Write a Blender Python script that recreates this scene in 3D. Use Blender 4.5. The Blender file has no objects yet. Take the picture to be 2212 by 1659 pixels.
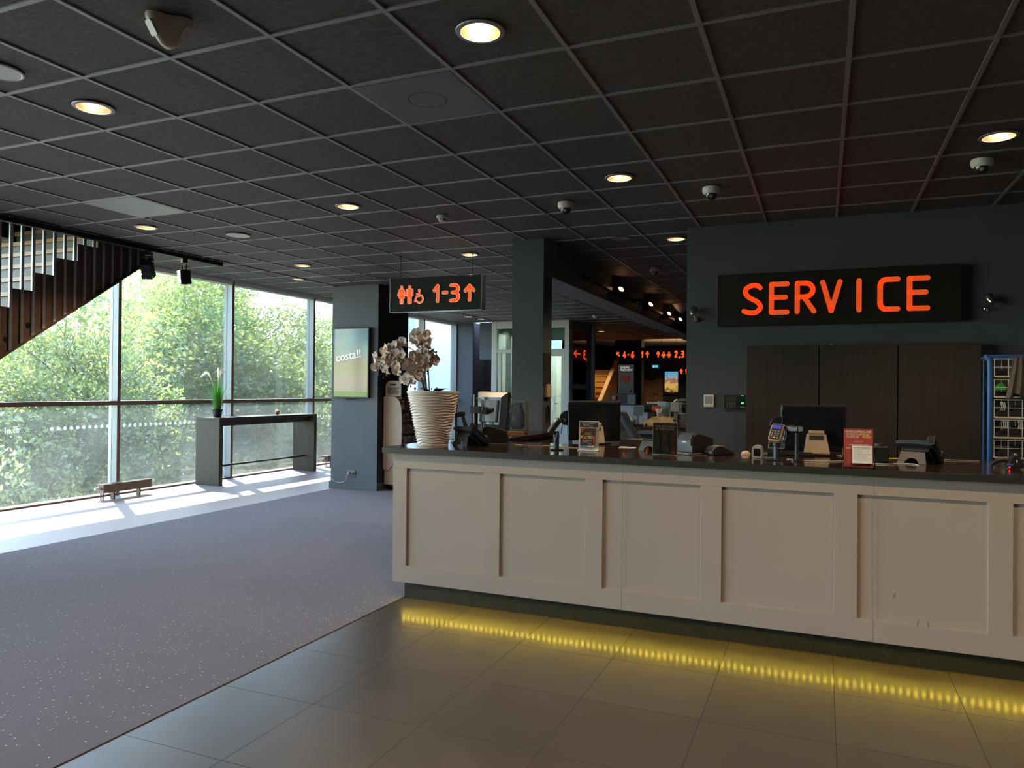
import bpy, bmesh, math, random
import numpy as np
from mathutils import Vector, Matrix, Euler
R = random.Random(7)
PI = math.pi
scn = bpy.context.scene
COL = scn.collection
CEIL = 3.141      # lobby ceiling
CEIL2 = 3.365     # ceiling beside the glass wall
CT = 1.135        # counter top height

# ------------------------------------------------------------------ mesh builder
class MB:
    def __init__(s): s.v = []; s.f = []
    def add(s, vs, fs, mx=None):
        o = len(s.v)
        for p in vs:
            p = Vector(p)
            if mx is not None: p = mx @ p
            s.v.append(tuple(p))
        s.f += [tuple(i + o for i in f) for f in fs]
        return s
    def box(s, x0, x1, y0, y1, z0, z1, mx=None):
        return s.add([(x0,y0,z0),(x1,y0,z0),(x1,y1,z0),(x0,y1,z0),(x0,y0,z1),(x1,y0,z1),(x1,y1,z1),(x0,y1,z1)],
                     [(0,3,2,1),(4,5,6,7),(0,1,5,4),(1,2,6,5),(2,3,7,6),(3,0,4,7)], mx)
    def quad(s, a, b, c, d): return s.add([a,b,c,d], [(0,1,2,3)])
    def lathe(s, prof, n=32, c=(0,0,0), mx=None, cap=True):
        vs=[]; fs=[]; m=len(prof)
        for r,z in prof:
            for k in range(n):
                a=2*PI*k/n; vs.append((c[0]+r*math.cos(a), c[1]+r*math.sin(a), c[2]+z))
        for i in range(m-1):
            for k in range(n):
                k2=(k+1)%n; fs.append((i*n+k, i*n+k2, (i+1)*n+k2, (i+1)*n+k))
        if cap:
            if prof[0][0]>1e-5: fs.append(tuple(range(n))[::-1])
            if prof[-1][0]>1e-5: fs.append(tuple((m-1)*n+k for k in range(n)))
        return s.add(vs, fs, mx)
    def cyl(s, p0, p1, r0, r1=None, n=16):
        return s.tube([p0,p1], [r0, r0 if r1 is None else r1], n)
    def tube(s, pts, r, n=8, closed=False):
        pts=[Vector(p) for p in pts]; m=len(pts)
        rs = r if isinstance(r,(list,tuple)) else [r]*m
        vs=[]; fs=[]; up=None
        for i,p in enumerate(pts):
            a=pts[i-1] if i>0 else (pts[-1] if closed else p)
            b=pts[i+1] if i<m-1 else (pts[0] if closed else p)
            d=(b-a).normalized() if (b-a).length>1e-9 else Vector((0,0,1))
            if up is None:
                up=d.orthogonal().normalized()
            up=(up-d*up.dot(d))
            up = up.normalized() if up.length>1e-6 else d.orthogonal().normalized()
            w=d.cross(up)
            for k in range(n):
                t=2*PI*k/n; vs.append(tuple(p+(up*math.cos(t)+w*math.sin(t))*rs[i]))
        for i in range(m if closed else m-1):
            j=(i+1)%m
            for k in range(n):
                k2=(k+1)%n; fs.append((i*n+k,i*n+k2,j*n+k2,j*n+k))
        if not closed:
            fs.append(tuple(range(n))[::-1]); fs.append(tuple((m-1)*n+k for k in range(n)))
        return s.add(vs,fs)
    def ball(s, c, r, n=12, m=8, sc=(1,1,1), mx=None):
        vs=[]; fs=[]
        prof=[(math.sin(PI*i/m), -math.cos(PI*i/m)) for i in range(m+1)]
        for i,(q,z) in enumerate(prof):
            for k in range(n):
                a=2*PI*k/n
                vs.append((c[0]+r*sc[0]*q*math.cos(a), c[1]+r*sc[1]*q*math.sin(a), c[2]+r*sc[2]*z))
        for i in range(m):
            for k in range(n):
                k2=(k+1)%n; fs.append((i*n+k,i*n+k2,(i+1)*n+k2,(i+1)*n+k))
        return s.add(vs,fs,mx)
    def prism(s, pts, d0, d1, plane='xz', mx=None):
        """polygon pts extruded along the axis left over (xz -> y, yz -> x, xy -> z)"""
        n=len(pts)
        def P(p,d):
            if plane=='xz': return (p[0],d,p[1])
            if plane=='yz': return (d,p[0],p[1])
            return (p[0],p[1],d)
        vs=[P(p,d0) for p in pts]+[P(p,d1) for p in pts]
        fs=[tuple(range(n)), tuple(range(2*n-1,n-1,-1))]
        for i in range(n):
            j=(i+1)%n; fs.append((j,i,n+i,n+j))
        return s.add(vs,fs,mx)
    def capsule(s, a, b, w, d0, d1, plane='xz', mx=None, n=10):
        a=Vector(a); b=Vector(b); d=b-a
        ang=math.atan2(d.y,d.x) if d.length>1e-9 else 0
        pts=[]
        for k in range(n+1):
            t=ang-PI/2+PI*k/n; pts.append((b.x+w/2*math.cos(t), b.y+w/2*math.sin(t)))
        for k in range(n+1):
            t=ang+PI/2+PI*k/n; pts.append((a.x+w/2*math.cos(t), a.y+w/2*math.sin(t)))
        return s.prism(pts,d0,d1,plane,mx)
    def stroke(s, path, w, d0, d1, plane='xz', mx=None):
        for a,b in zip(path[:-1],path[1:]): s.capsule(a,b,w,d0,d1,plane,mx)
        return s
    def build(s, name, mat, parent=None, loc=(0,0,0), rot=(0,0,0), smooth=False, bevel=0.0, seg=2, local=True):
        me=bpy.data.meshes.new(name)
        vs=s.v
        if parent is not None and not local:      # vertices in world space, parent not rotated
            q=wloc(parent); vs=[(v[0]-q[0],v[1]-q[1],v[2]-q[2]) for v in vs]
        me.from_pydata(vs,[],s.f); 
        bm=bmesh.new(); bm.from_mesh(me)
        bmesh.ops.recalc_face_normals(bm, faces=bm.faces)
        if bevel>0:
            es=[e for e in bm.edges if e.is_manifold and e.calc_face_angle(0)>0.5]
            bmesh.ops.bevel(bm, geom=es, offset=bevel, segments=seg, affect='EDGES', profile=0.5, clamp_overlap=True)
        bm.to_mesh(me); bm.free()
        if smooth:
            for p in me.polygons: p.use_smooth=True
            try: me.set_sharp_from_angle(angle=0.7)
            except Exception: pass
        o=bpy.data.objects.new(name,me); COL.objects.link(o)
        if mat: me.materials.append(mat)
        if parent is not None: o.parent=parent
        o.location=loc; o.rotation_euler=rot
        return o
def wloc(o):
    q=Vector((0,0,0))
    while o is not None: q=q+o.location; o=o.parent
    return q
def arc(cx,cy,r,a0,a1,n=12,ry=None):
    ry=r if ry is None else ry
    return [(cx+r*math.cos(math.radians(a0+(a1-a0)*i/n)), cy+ry*math.sin(math.radians(a0+(a1-a0)*i/n))) for i in range(n+1)]
def smooth_path(pts, n=8):
    P=[Vector(p) for p in pts]; out=[]
    for i in range(len(P)-1):
        p0=P[max(i-1,0)];p1=P[i];p2=P[i+1];p3=P[min(i+2,len(P)-1)]
        for k in range(n):
            t=k/n
            out.append(tuple(0.5*((2*p1)+(p2-p0)*t+(2*p0-5*p1+4*p2-p3)*t*t+(3*p1-p0-3*p2+p3)*t**3)))
    out.append(tuple(P[-1])); return out
def rrect(x0,x1,z0,z1,r,n=5):
    return arc(x1-r,z0+r,r,-90,0,n)+arc(x1-r,z1-r,r,0,90,n)+arc(x0+r,z1-r,r,90,180,n)+arc(x0+r,z0+r,r,180,270,n)

def tag(o,label,cat,group=None,kind=None):
    o['label']=label; o['category']=cat
    if group: o['group']=group
    if kind: o['kind']=kind
    return o
def thing(name,label,cat,loc=(0,0,0),rz=0,group=None):
    o=bpy.data.objects.new(name,None); COL.objects.link(o); o.empty_display_size=0.05
    o.location=loc; o.rotation_euler=(0,0,rz)
    return tag(o,label,cat,group)
def struct(name,mb,mat,label,cat,parent=None,**k):
    o=mb.build(name,mat,parent,**k)
    if parent is None: tag(o,label,cat,kind='structure')
    return o
def dup(o,parent=None):
    c=o.copy(); COL.objects.link(c)
    if parent is not None: c.parent=parent
    for ch in list(o.children): dup(ch,c)
    return c
def copy_thing(o,loc,rz=None,label=None,group=None):
    c=dup(o); c.location=loc
    if rz is not None: c.rotation_euler=(0,0,rz)
    if label: c['label']=label
    if group: c['group']=group
    return c
def text(mb,s,size,x,z,y,align='LEFT',depth=0.0006,mirror=False,rot=0.0,shear=0.0,spacing=1.0,plane='xz',bold=0.0,squash=1.0):
    """flat lettering from Blender's own font, laid in the x-z plane at depth y (facing -y)"""
    cu=bpy.data.curves.new('t','FONT'); cu.body=s; cu.size=size; cu.align_x=align; cu.space_character=spacing
    cu.shear=shear; cu.resolution_u=3; cu.offset=bold
    o=bpy.data.objects.new('t',cu); COL.objects.link(o)
    bpy.context.view_layer.update()
    me=o.to_mesh()
    c,sn=math.cos(rot),math.sin(rot)
    def T(v):
        a,b=v[0]*(-1 if mirror else 1)*squash, v[1]
        a,b=a*c-b*sn, a*sn+b*c
        if plane=='xz': return (x+a, y, z+b)
        return (y, x+a, z+b)
    mb.add([T(v.co) for v in me.vertices],[tuple(p.vertices) for p in me.polygons])
    o.to_mesh_clear(); bpy.data.objects.remove(o); bpy.data.curves.remove(cu)
    return mb

# ------------------------------------------------------------------ materials
MATS={}
def newmat(name):
    m=bpy.data.materials.new(name); m.use_nodes=True; nt=m.node_tree
    b=nt.nodes['Principled BSDF']; return m,nt,b
def N(nt,t,**k):
    n=nt.nodes.new(t)
    for a,v in k.items(): setattr(n,a,v)
    return n
def L(nt,a,b): nt.links.new(a,b)
def mathn(nt,op,a,b=None,c=None):
    n=N(nt,'ShaderNodeMath',operation=op)
    for i,v in enumerate((a,b,c)):
        if v is None: continue
        if isinstance(v,(int,float)): n.inputs[i].default_value=v
        else: L(nt,v,n.inputs[i])
    return n.outputs[0]
def mixc(nt,fac,a,b):
    n=N(nt,'ShaderNodeMix',data_type='RGBA')
    for i,v in ((0,fac),(6,a),(7,b)):
        if isinstance(v,(int,float)): n.inputs[i].default_value=v
        elif isinstance(v,tuple): n.inputs[i].default_value=(v[0],v[1],v[2],1)
        else: L(nt,v,n.inputs[i])
    return n.outputs[2]
def mat(name,col,rough=0.5,metal=0.0,var=0.08,scale=12,bump=0.0,bscale=80,spec=0.5,coat=0.0,emit=None,es=0.0,alpha=None,stretch=None,trans=0.0):
    if name in MATS: return MATS[name]
    m,nt,b=newmat(name); MATS[name]=m
    tc=N(nt,'ShaderNodeTexCoord'); src=tc.outputs['Object']
    if stretch:
        mp=N(nt,'ShaderNodeMapping'); mp.inputs['Scale'].default_value=stretch; L(nt,src,mp.inputs[0]); src=mp.outputs[0]
    no=N(nt,'ShaderNodeTexNoise'); no.inputs['Scale'].default_value=scale; no.inputs['Detail'].default_value=5; L(nt,src,no.inputs['Vector'])
    lo=tuple(c*(1-var) for c in col); hi=tuple(min(1,c*(1+var)) for c in col)
    rg=N(nt,'ShaderNodeMapRange'); rg.inputs[1].default_value=0.3; rg.inputs[2].default_value=0.7; L(nt,no.outputs[0],rg.inputs[0])
    L(nt,mixc(nt,rg.outputs[0],lo,hi),b.inputs['Base Color'])
    b.inputs['Roughness'].default_value=rough; b.inputs['Metallic'].default_value=metal
    b.inputs['Specular IOR Level'].default_value=spec; b.inputs['Coat Weight'].default_value=coat
    if trans: b.inputs['Transmission Weight'].default_value=trans
    if bump>0:
        n2=N(nt,'ShaderNodeTexNoise'); n2.inputs['Scale'].default_value=bscale; n2.inputs['Detail'].default_value=3; L(nt,src,n2.inputs['Vector'])
        bp=N(nt,'ShaderNodeBump'); bp.inputs['Strength'].default_value=bump; bp.inputs['Distance'].default_value=0.004
        L(nt,n2.outputs[0],bp.inputs['Height']); L(nt,bp.outputs[0],b.inputs['Normal'])
    if emit is not None:
        b.inputs['Emission Color'].default_value=(emit[0],emit[1],emit[2],1); b.inputs['Emission Strength'].default_value=es
    return m

def m_ceiling():
    m,nt,b=newmat('ceiling_tile')
    tc=N(nt,'ShaderNodeTexCoord')
    mp=N(nt,'ShaderNodeMapping'); mp.inputs['Scale'].default_value=(1.0,3.2,1); L(nt,tc.outputs['Object'],mp.inputs[0])
    n1=N(nt,'ShaderNodeTexNoise'); n1.inputs['Scale'].default_value=22; n1.inputs['Detail'].default_value=9; n1.inputs['Roughness'].default_value=.7; L(nt,mp.outputs[0],n1.inputs['Vector'])
    n2=N(nt,'ShaderNodeTexNoise'); n2.inputs['Scale'].default_value=5; n2.inputs['Detail'].default_value=6; L(nt,mp.outputs[0],n2.inputs['Vector'])
    r=N(nt,'ShaderNodeMapRange'); r.inputs[1].default_value=.35; r.inputs[2].default_value=.68; L(nt,n1.outputs[0],r.inputs[0])
    c1=mixc(nt,r.outputs[0],(0.047,.041,.039),(0.152,.134,.126))
    r2=N(nt,'ShaderNodeMapRange'); r2.inputs[1].default_value=.4; r2.inputs[2].default_value=.62; r2.inputs[4].default_value=.45; L(nt,n2.outputs[0],r2.inputs[0])
    L(nt,mixc(nt,r2.outputs[0],c1,(0.09,.076,.073)),b.inputs['Base Color'])
    b.inputs['Roughness'].default_value=.66; b.inputs['Specular IOR Level'].default_value=.5
    bp=N(nt,'ShaderNodeBump'); bp.inputs['Strength'].default_value=.25; bp.inputs['Distance'].default_value=.003
    L(nt,n1.outputs[0],bp.inputs['Height']); L(nt,bp.outputs[0],b.inputs['Normal'])
    return m
def m_carpet():
    m,nt,b=newmat('carpet')
    tc=N(nt,'ShaderNodeTexCoord'); ob=tc.outputs['Object']
    v=N(nt,'ShaderNodeTexVoronoi'); v.inputs['Scale'].default_value=26; v.inputs['Randomness'].default_value=.75; L(nt,ob,v.inputs['Vector'])
    dot=mathn(nt,'LESS_THAN',v.outputs['Distance'],.108)
    keep=mathn(nt,'GREATER_THAN',N(nt,'ShaderNodeSeparateColor').outputs[0],0)
    sc=nt.nodes[-1]
    sp=[n for n in nt.nodes if n.type=='SEPARATE_COLOR'][0]; L(nt,v.outputs['Color'],sp.inputs[0])
    keep=mathn(nt,'GREATER_THAN',sp.outputs[0],.22); dot=mathn(nt,'MULTIPLY',dot,keep)
    n1=N(nt,'ShaderNodeTexNoise'); n1.inputs['Scale'].default_value=160; n1.inputs['Detail'].default_value=4; L(nt,ob,n1.inputs['Vector'])
    n2=N(nt,'ShaderNodeTexNoise'); n2.inputs['Scale'].default_value=2.2; n2.inputs['Detail'].default_value=6; L(nt,ob,n2.inputs['Vector'])
    r=N(nt,'ShaderNodeMapRange'); r.inputs[1].default_value=.25; r.inputs[2].default_value=.75; L(nt,n1.outputs[0],r.inputs[0])
    base=mixc(nt,r.outputs[0],(0.052,.040,.057),(0.102,.080,.110))
    r2=N(nt,'ShaderNodeMapRange'); r2.inputs[1].default_value=.38; r2.inputs[2].default_value=.65; r2.inputs[4].default_value=.55; L(nt,n2.outputs[0],r2.inputs[0])
    base=mixc(nt,r2.outputs[0],base,(0.062,.052,.070))
    L(nt,mixc(nt,dot,base,(0.54,.50,.49)),b.inputs['Base Color'])
    b.inputs['Roughness'].default_value=.95; b.inputs['Specular IOR Level'].default_value=.15
    b.inputs['Sheen Weight'].default_value=.2; b.inputs['Sheen Roughness'].default_value=.6
    bp=N(nt,'ShaderNodeBump'); bp.inputs['Strength'].default_value=.5; bp.inputs['Distance'].default_value=.004
    L(nt,n1.outputs[0],bp.inputs['Height']); L(nt,bp.outputs[0],b.inputs['Normal'])
    return m
def m_tile():
    m,nt,b=newmat('floor_tile')
    tc=N(nt,'ShaderNodeTexCoord'); ob=tc.outputs['Object']
    sx=N(nt,'ShaderNodeSeparateXYZ'); L(nt,ob,sx.inputs[0])
    def line(o,off,per):
        a=mathn(nt,'ADD',o,off); a=mathn(nt,'DIVIDE',a,per); f=mathn(nt,'FRACT',a)
        d=mathn(nt,'SUBTRACT',f,.5); d=mathn(nt,'ABSOLUTE',d); d=mathn(nt,'SUBTRACT',.5,d)
        return mathn(nt,'MULTIPLY',d,per), mathn(nt,'FLOOR',a)
    dx,ix=line(sx.outputs[0],2.316,.595); dy,iy=line(sx.outputs[1],-4.226,.607)
    d=mathn(nt,'MINIMUM',dx,dy); g=mathn(nt,'LESS_THAN',d,.0021)
    n1=N(nt,'ShaderNodeTexNoise'); n1.inputs['Scale'].default_value=55; n1.inputs['Detail'].default_value=7; L(nt,ob,n1.inputs['Vector'])
    n2=N(nt,'ShaderNodeTexNoise'); n2.inputs['Scale'].default_value=3.0; n2.inputs['Detail'].default_value=5; L(nt,ob,n2.inputs['Vector'])
    wn=N(nt,'ShaderNodeTexWhiteNoise',noise_dimensions='2D'); cb=N(nt,'ShaderNodeCombineXYZ'); L(nt,ix,cb.inputs[0]); L(nt,iy,cb.inputs[1]); L(nt,cb.outputs[0],wn.inputs['Vector'])
    base=mixc(nt,n1.outputs[0],(0.030,.024,.022),(0.046,.037,.034))
    base=mixc(nt,mathn(nt,'MULTIPLY',wn.outputs[0],.35),base,(0.08,.066,.058))
    v=N(nt,'ShaderNodeTexVoronoi'); v.inputs['Scale'].default_value=38; L(nt,ob,v.inputs['Vector'])
    sp=N(nt,'ShaderNodeSeparateColor'); L(nt,v.outputs['Color'],sp.inputs[0])
    fl=mathn(nt,'MULTIPLY',mathn(nt,'LESS_THAN',v.outputs['Distance'],.085),mathn(nt,'GREATER_THAN',sp.outputs[1],.86))
    base=mixc(nt,fl,base,(0.22,.19,.17))
    L(nt,mixc(nt,g,base,(0.008,.007,.007)),b.inputs['Base Color'])
    r=N(nt,'ShaderNodeMapRange'); r.inputs[1].default_value=.3; r.inputs[2].default_value=.7; r.inputs[3].default_value=.34; r.inputs[4].default_value=.42; L(nt,n2.outputs[0],r.inputs[0])
    L(nt,mixc(nt,g,r.outputs[0],.8) if False else mathn(nt,'MAXIMUM',r.outputs[0],mathn(nt,'MULTIPLY',g,.8)),b.inputs['Roughness'])
    bp=N(nt,'ShaderNodeBump'); bp.inputs['Strength'].default_value=.8; bp.inputs['Distance'].default_value=.002
    L(nt,mathn(nt,'SUBTRACT',1.0,g),bp.inputs['Height']); L(nt,bp.outputs[0],b.inputs['Normal'])
    b.inputs['Specular IOR Level'].default_value=.6; b.inputs['Coat Weight'].default_value=.22; b.inputs['Coat Roughness'].default_value=.155
    return m
def m_laminate():
    m,nt,b=newmat('pale_laminate')
    tc=N(nt,'ShaderNodeTexCoord'); mp=N(nt,'ShaderNodeMapping'); mp.inputs['Scale'].default_value=(14,1.2,1); L(nt,tc.outputs['Object'],mp.inputs[0])
    n1=N(nt,'ShaderNodeTexNoise'); n1.inputs['Scale'].default_value=4; n1.inputs['Detail'].default_value=8; L(nt,mp.outputs[0],n1.inputs['Vector'])
    L(nt,mixc(nt,n1.outputs[0],(0.27,.23,.225),(0.40,.355,.345)),b.inputs['Base Color'])
    b.inputs['Roughness'].default_value=.45
    return m
def m_glass(name,tint=(0.93,.97,.95),gloss=.06,veil=0.0,rough=0.0):
    m=bpy.data.materials.new(name); m.use_nodes=True; nt=m.node_tree; nt.nodes.clear()
    out=N(nt,'ShaderNodeOutputMaterial'); tr=N(nt,'ShaderNodeBsdfTransparent'); tr.inputs[0].default_value=(*tint,1)
    gl=N(nt,'ShaderNodeBsdfGlossy'); gl.inputs['Roughness'].default_value=rough
    fr=N(nt,'ShaderNodeFresnel'); fr.inputs[0].default_value=1.45
    f=mathn(nt,'MULTIPLY',fr.outputs[0],gloss*12); f=mathn(nt,'MINIMUM',f,1.0)
    mx=N(nt,'ShaderNodeMixShader'); L(nt,f,mx.inputs[0]); L(nt,tr.outputs[0],mx.inputs[1]); L(nt,gl.outputs[0],mx.inputs[2])
    o=mx.outputs[0]
    if veil>0:
        no=N(nt,'ShaderNodeTexNoise'); no.inputs['Scale'].default_value=2.5
        tl=N(nt,'ShaderNodeBsdfTranslucent'); tl.inputs[0].default_value=(.9,.93,.92,1)
        m2=N(nt,'ShaderNodeMixShader'); L(nt,mathn(nt,'MULTIPLY',no.outputs[0],veil*2),m2.inputs[0]); L(nt,o,m2.inputs[1]); L(nt,tl.outputs[0],m2.inputs[2]); o=m2.outputs[0]
    L(nt,o,out.inputs[0]); return m
def m_leaf(name,c0,c1,c2):
    m=bpy.data.materials.new(name); m.use_nodes=True; nt=m.node_tree; nt.nodes.clear()
    out=N(nt,'ShaderNodeOutputMaterial'); tc=N(nt,'ShaderNodeTexCoord')
    n1=N(nt,'ShaderNodeTexNoise'); n1.inputs['Scale'].default_value=1.1; n1.inputs['Detail'].default_value=3; L(nt,tc.outputs['Object'],n1.inputs['Vector'])
    wn=N(nt,'ShaderNodeTexNoise'); wn.inputs['Scale'].default_value=9; L(nt,tc.outputs['Object'],wn.inputs['Vector'])
    rr=N(nt,'ShaderNodeMapRange'); rr.inputs[1].default_value=.35; rr.inputs[2].default_value=.65; L(nt,n1.outputs[0],rr.inputs[0])
    c=mixc(nt,rr.outputs[0],c0,c1)
    r2=N(nt,'ShaderNodeMapRange'); r2.inputs[1].default_value=.5; r2.inputs[2].default_value=.75; L(nt,wn.outputs[0],r2.inputs[0])
    c=mixc(nt,r2.outputs[0],c,c2)
    df=N(nt,'ShaderNodeBsdfDiffuse'); tl=N(nt,'ShaderNodeBsdfTranslucent'); gl=N(nt,'ShaderNodeBsdfGlossy'); gl.inputs['Roughness'].default_value=.35; gl.inputs[0].default_value=(.9,.95,1,1)
    L(nt,c,df.inputs[0]); L(nt,c,tl.inputs[0])
    m1=N(nt,'ShaderNodeMixShader'); m1.inputs[0].default_value=.5; L(nt,df.outputs[0],m1.inputs[1]); L(nt,tl.outputs[0],m1.inputs[2])
    m2=N(nt,'ShaderNodeMixShader'); m2.inputs[0].default_value=.05; L(nt,m1.outputs[0],m2.inputs[1]); L(nt,gl.outputs[0],m2.inputs[2])
    L(nt,m2.outputs[0],out.inputs[0]); return m

M_CEIL=m_ceiling(); M_CARPET=m_carpet(); M_TILE=m_tile(); M_LAM=m_laminate()
M_GRID=mat('grid_paint',(0.38,.37,.385),.56,metal=.85,var=.05)
M_WALL=mat('blue_grey_wall_dim',(0.070,.082,.098),.7,var=.06,scale=3,bump=.12,bscale=160)  # wall colour darkened to stand in for light falling off indoors
M_WALLP=mat('blue_grey_wall_lit',(0.105,.122,.147),.7,var=.06,scale=3,bump=.12,bscale=160)  # same wall paint lightened, stands in for daylight near the windows
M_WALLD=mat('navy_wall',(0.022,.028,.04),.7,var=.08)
M_DARK=mat('dark_void_wall',(0.02,.019,.02),.8)
M_CREAM=mat('cream_paint',(0.42,.36,.315),.42,var=.025,scale=2.2,bump=.05,bscale=240)
M_TOP=mat('dark_walnut_top',(0.03,.017,.013),.16,var=.3,scale=6,stretch=(1.5,12,1),coat=.3,spec=.5)
M_TOPEDGE=mat('dark_edge_band',(0.03,.031,.028),.35,var=.12)
M_PLINTH=mat('dark_stone_plinth',(0.02,.022,.020),.4,var=.25,scale=18)
M_CAB=mat('dark_brown_cabinet',(0.036,.026,.02),.55,var=.15,scale=5,stretch=(10,10,1))
M_BLACK=mat('black_plastic',(0.018,.018,.02),.4,var=.1)
M_BLACKM=mat('black_metal',(0.02,.02,.022),.35,metal=.3,var=.1)
M_GLOSSB=mat('gloss_black',(0.012,.012,.014),.12,var=.1)
M_BLUEBLK=mat('blue_black_plastic',(0.035,.045,.065),.35,var=.1)
M_GREYP=mat('grey_plastic',(0.16,.17,.18),.4,var=.06)
M_TAN=mat('bronze_plastic',(0.42,.31,.23),.38,metal=.25,var=.06)
M_SILVER=mat('silver_plastic',(0.42,.45,.47),.3,metal=.4,var=.05)
M_WHITEP=mat('white_plastic',(0.74,.72,.69),.35,var=.03)
M_ALU=mat('grey_aluminium',(0.245,.27,.295),.4,metal=.15,var=.03)
M_BROWNF=mat('brown_frame',(0.16,.10,.085),.45,var=.08)
M_WENGE=mat('wenge_veneer',(0.036,.027,.018),.45,var=.3,scale=4,stretch=(8,8,.7),spec=.35)
M_CHROME=mat('chrome',(0.75,.75,.76),.12,metal=1,var=.02)
M_GOLD=mat('gold_reflector',(0.97,.84,.66),.32,metal=1,var=.05)
M_LED=mat('yellow_led',(0.8,.7,.2),.5,emit=(1,.70,.06),es=90)
M_BULB=mat('warm_bulb',(1,.8,.5),.5,emit=(1,.74,.44),es=80)
M_ORANGE=mat('orange_neon',(0.7,.08,.015),.25,var=.02,emit=(1,.095,.015),es=.6)
M_ORANGE2=mat('orange_acrylic',(0.9,.16,.03),.3,var=.02,emit=(1,.12,.02),es=.6)
M_PINKEDGE=mat('pale_acrylic_edge',(0.9,.7,.6),.3,var=.02,emit=(1,.55,.40),es=.45)
M_REDNEON=mat('far_red_neon',(0.9,.12,.03),.3,var=.02,emit=(1,.13,.025),es=.95)
M_SIGNBLK=mat('black_sign_panel',(0.016,.015,.014),.35,var=.1)
M_SIGNGRN=mat('dark_green_sign_panel',(0.014,.021,.016),.6,var=.1,spec=.25)
M_GLASS=m_glass('window_glass',gloss=.05,veil=.006)
M_GLASS2=m_glass('lower_window_glass',gloss=.05,veil=.017)
M_VGLASS=m_glass('lobby_glass',tint=(.72,.86,.82),gloss=.12)
M_ACRYL=m_glass('clear_acrylic',tint=(.93,.95,.94),gloss=.1)
M_FROST=m_glass('frosted_dot',gloss=.02,veil=.16); 
M_STAIRW=mat('warm_oak_tread',(0.40,.20,.035),.4,var=.12,scale=8,stretch=(1,10,10))
M_STAIRR=mat('grey_riser',(0.105,.115,.108),.5,var=.05)
M_STEELB=mat('brown_steel',(0.13,.082,.062),.4,metal=.2,var=.15)
M_BAL=mat('galvanised_bar',(0.42,.46,.50),.28,metal=.75,var=.05)
M_PLANT=mat('grass_blade',(0.09,.33,.035),.5,var=.4,scale=30)
M_PLUME=m_leaf('pale_plume',(.8,.78,.7),(.9,.88,.8),(.9,.88,.8))
M_PETAL=mat('orchid_petal',(0.78,.70,.66),.55,var=.05)
M_LIP=mat('orchid_lip',(0.70,.42,.20),.5)
M_STEM=mat('orchid_stem',(0.035,.03,.02),.5,var=.3)
M_BUD=mat('orchid_bud',(0.05,.035,.04),.5,var=.3)
M_POT=mat('cream_ripple_pot',(0.76,.70,.64),.42,var=.03)
M_COPPER=mat('copper_base',(0.75,.36,.16),.25,metal=.7,var=.05)
M_BLUEST=mat('blue_powder_coat',(0.022,.11,.36),.4,var=.08)
M_WIRE=mat('cream_wire',(0.62,.55,.47),.4,var=.05)
M_CLOTH=mat('grey_brown_cloth',(0.10,.08,.078),.9,var=.2,bump=.3)
M_RED=mat('red_leaflet',(0.42,.065,.055),.5,var=.06)
M_PAPER=mat('white_paper',(0.72,.68,.63),.6,var=.02)
M_PAPERT=mat('cream_print',(0.85,.74,.66),.6,var=.02)
M_YELPR=mat('yellow_print',(0.85,.55,.14),.6,var=.02)
M_GREYPR=mat('grey_print',(0.25,.23,.22),.6)
M_BLKPR=mat('black_print',(0.03,.03,.03),.6)
M_BRKPR=mat('brown_print',(0.05,.026,.018),.6,var=.05)
M_WOODW=mat('warm_wood',(0.50,.27,.11),.45,var=.15,scale=6,stretch=(1,8,8))
M_DOORW=mat('walnut_door',(0.17,.09,.045),.5,var=.15,scale=5,stretch=(6,6,.6))
M_BEIGE=mat('beige_soffit',(0.68,.58,.43),.7)
M_ROAD=mat('outdoor_ground',(0.30,.31,.22),.9,var=.5,scale=.6)
M_BARK=mat('tree_bark',(0.12,.10,.085),.9,var=.3,scale=4)
M_BWHITE=mat('white_render',(0.85,.85,.82),.8,var=.03)
M_BGLASS=mat('facade_glazing',(0.25,.36,.42),.15)
M_LEAFA=m_leaf('leaf_sunny',(0.16,.23,.065),(0.30,.345,.095),(0.48,.47,.13))
M_LEAFB=m_leaf('leaf_shade_lifted',(0.25,.33,.115),(0.41,.46,.16),(0.58,.58,.21))  # leaf colour lightened to make up for shade between the crowns
M_LABELB=mat('cool_screen',(0.25,.30,.32),.2,emit=(.35,.45,.5),es=.05)
M_CABLE=mat('white_cable',(0.62,.60,.57),.5)
M_BCABLE=mat('black_cable',(0.015,.015,.016),.5)

# ------------------------------------------------------------------ setting: floors
XC=-2.893   # carpet / tile border
XS=-7.0     # carpet / laminate border
XW=-9.3     # inner face of the glass wall
b=MB().box(XC,4.5,-4.5,30,-.12,0)
struct('floor',b,M_TILE,'dark grey polished stone tile floor in front of the cream counter','floor')
b=MB().box(XS,XC,-4.5,30,-.12,.004)
struct('floor_carpet',b,M_CARPET,'dark violet grey carpet with small white specks','carpet')
b=MB().box(XW-.2,XS,-4.5,18.2,-.12,.002)
struct('floor_laminate',b,M_LAM,'pale wood laminate strip along the glass wall','floor')
b=MB().box(XW-.2,XS,18.2,30,-.12,.0)
struct('floor_rear',b,M_DARK,'dark floor at the back of the building','floor')

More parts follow.
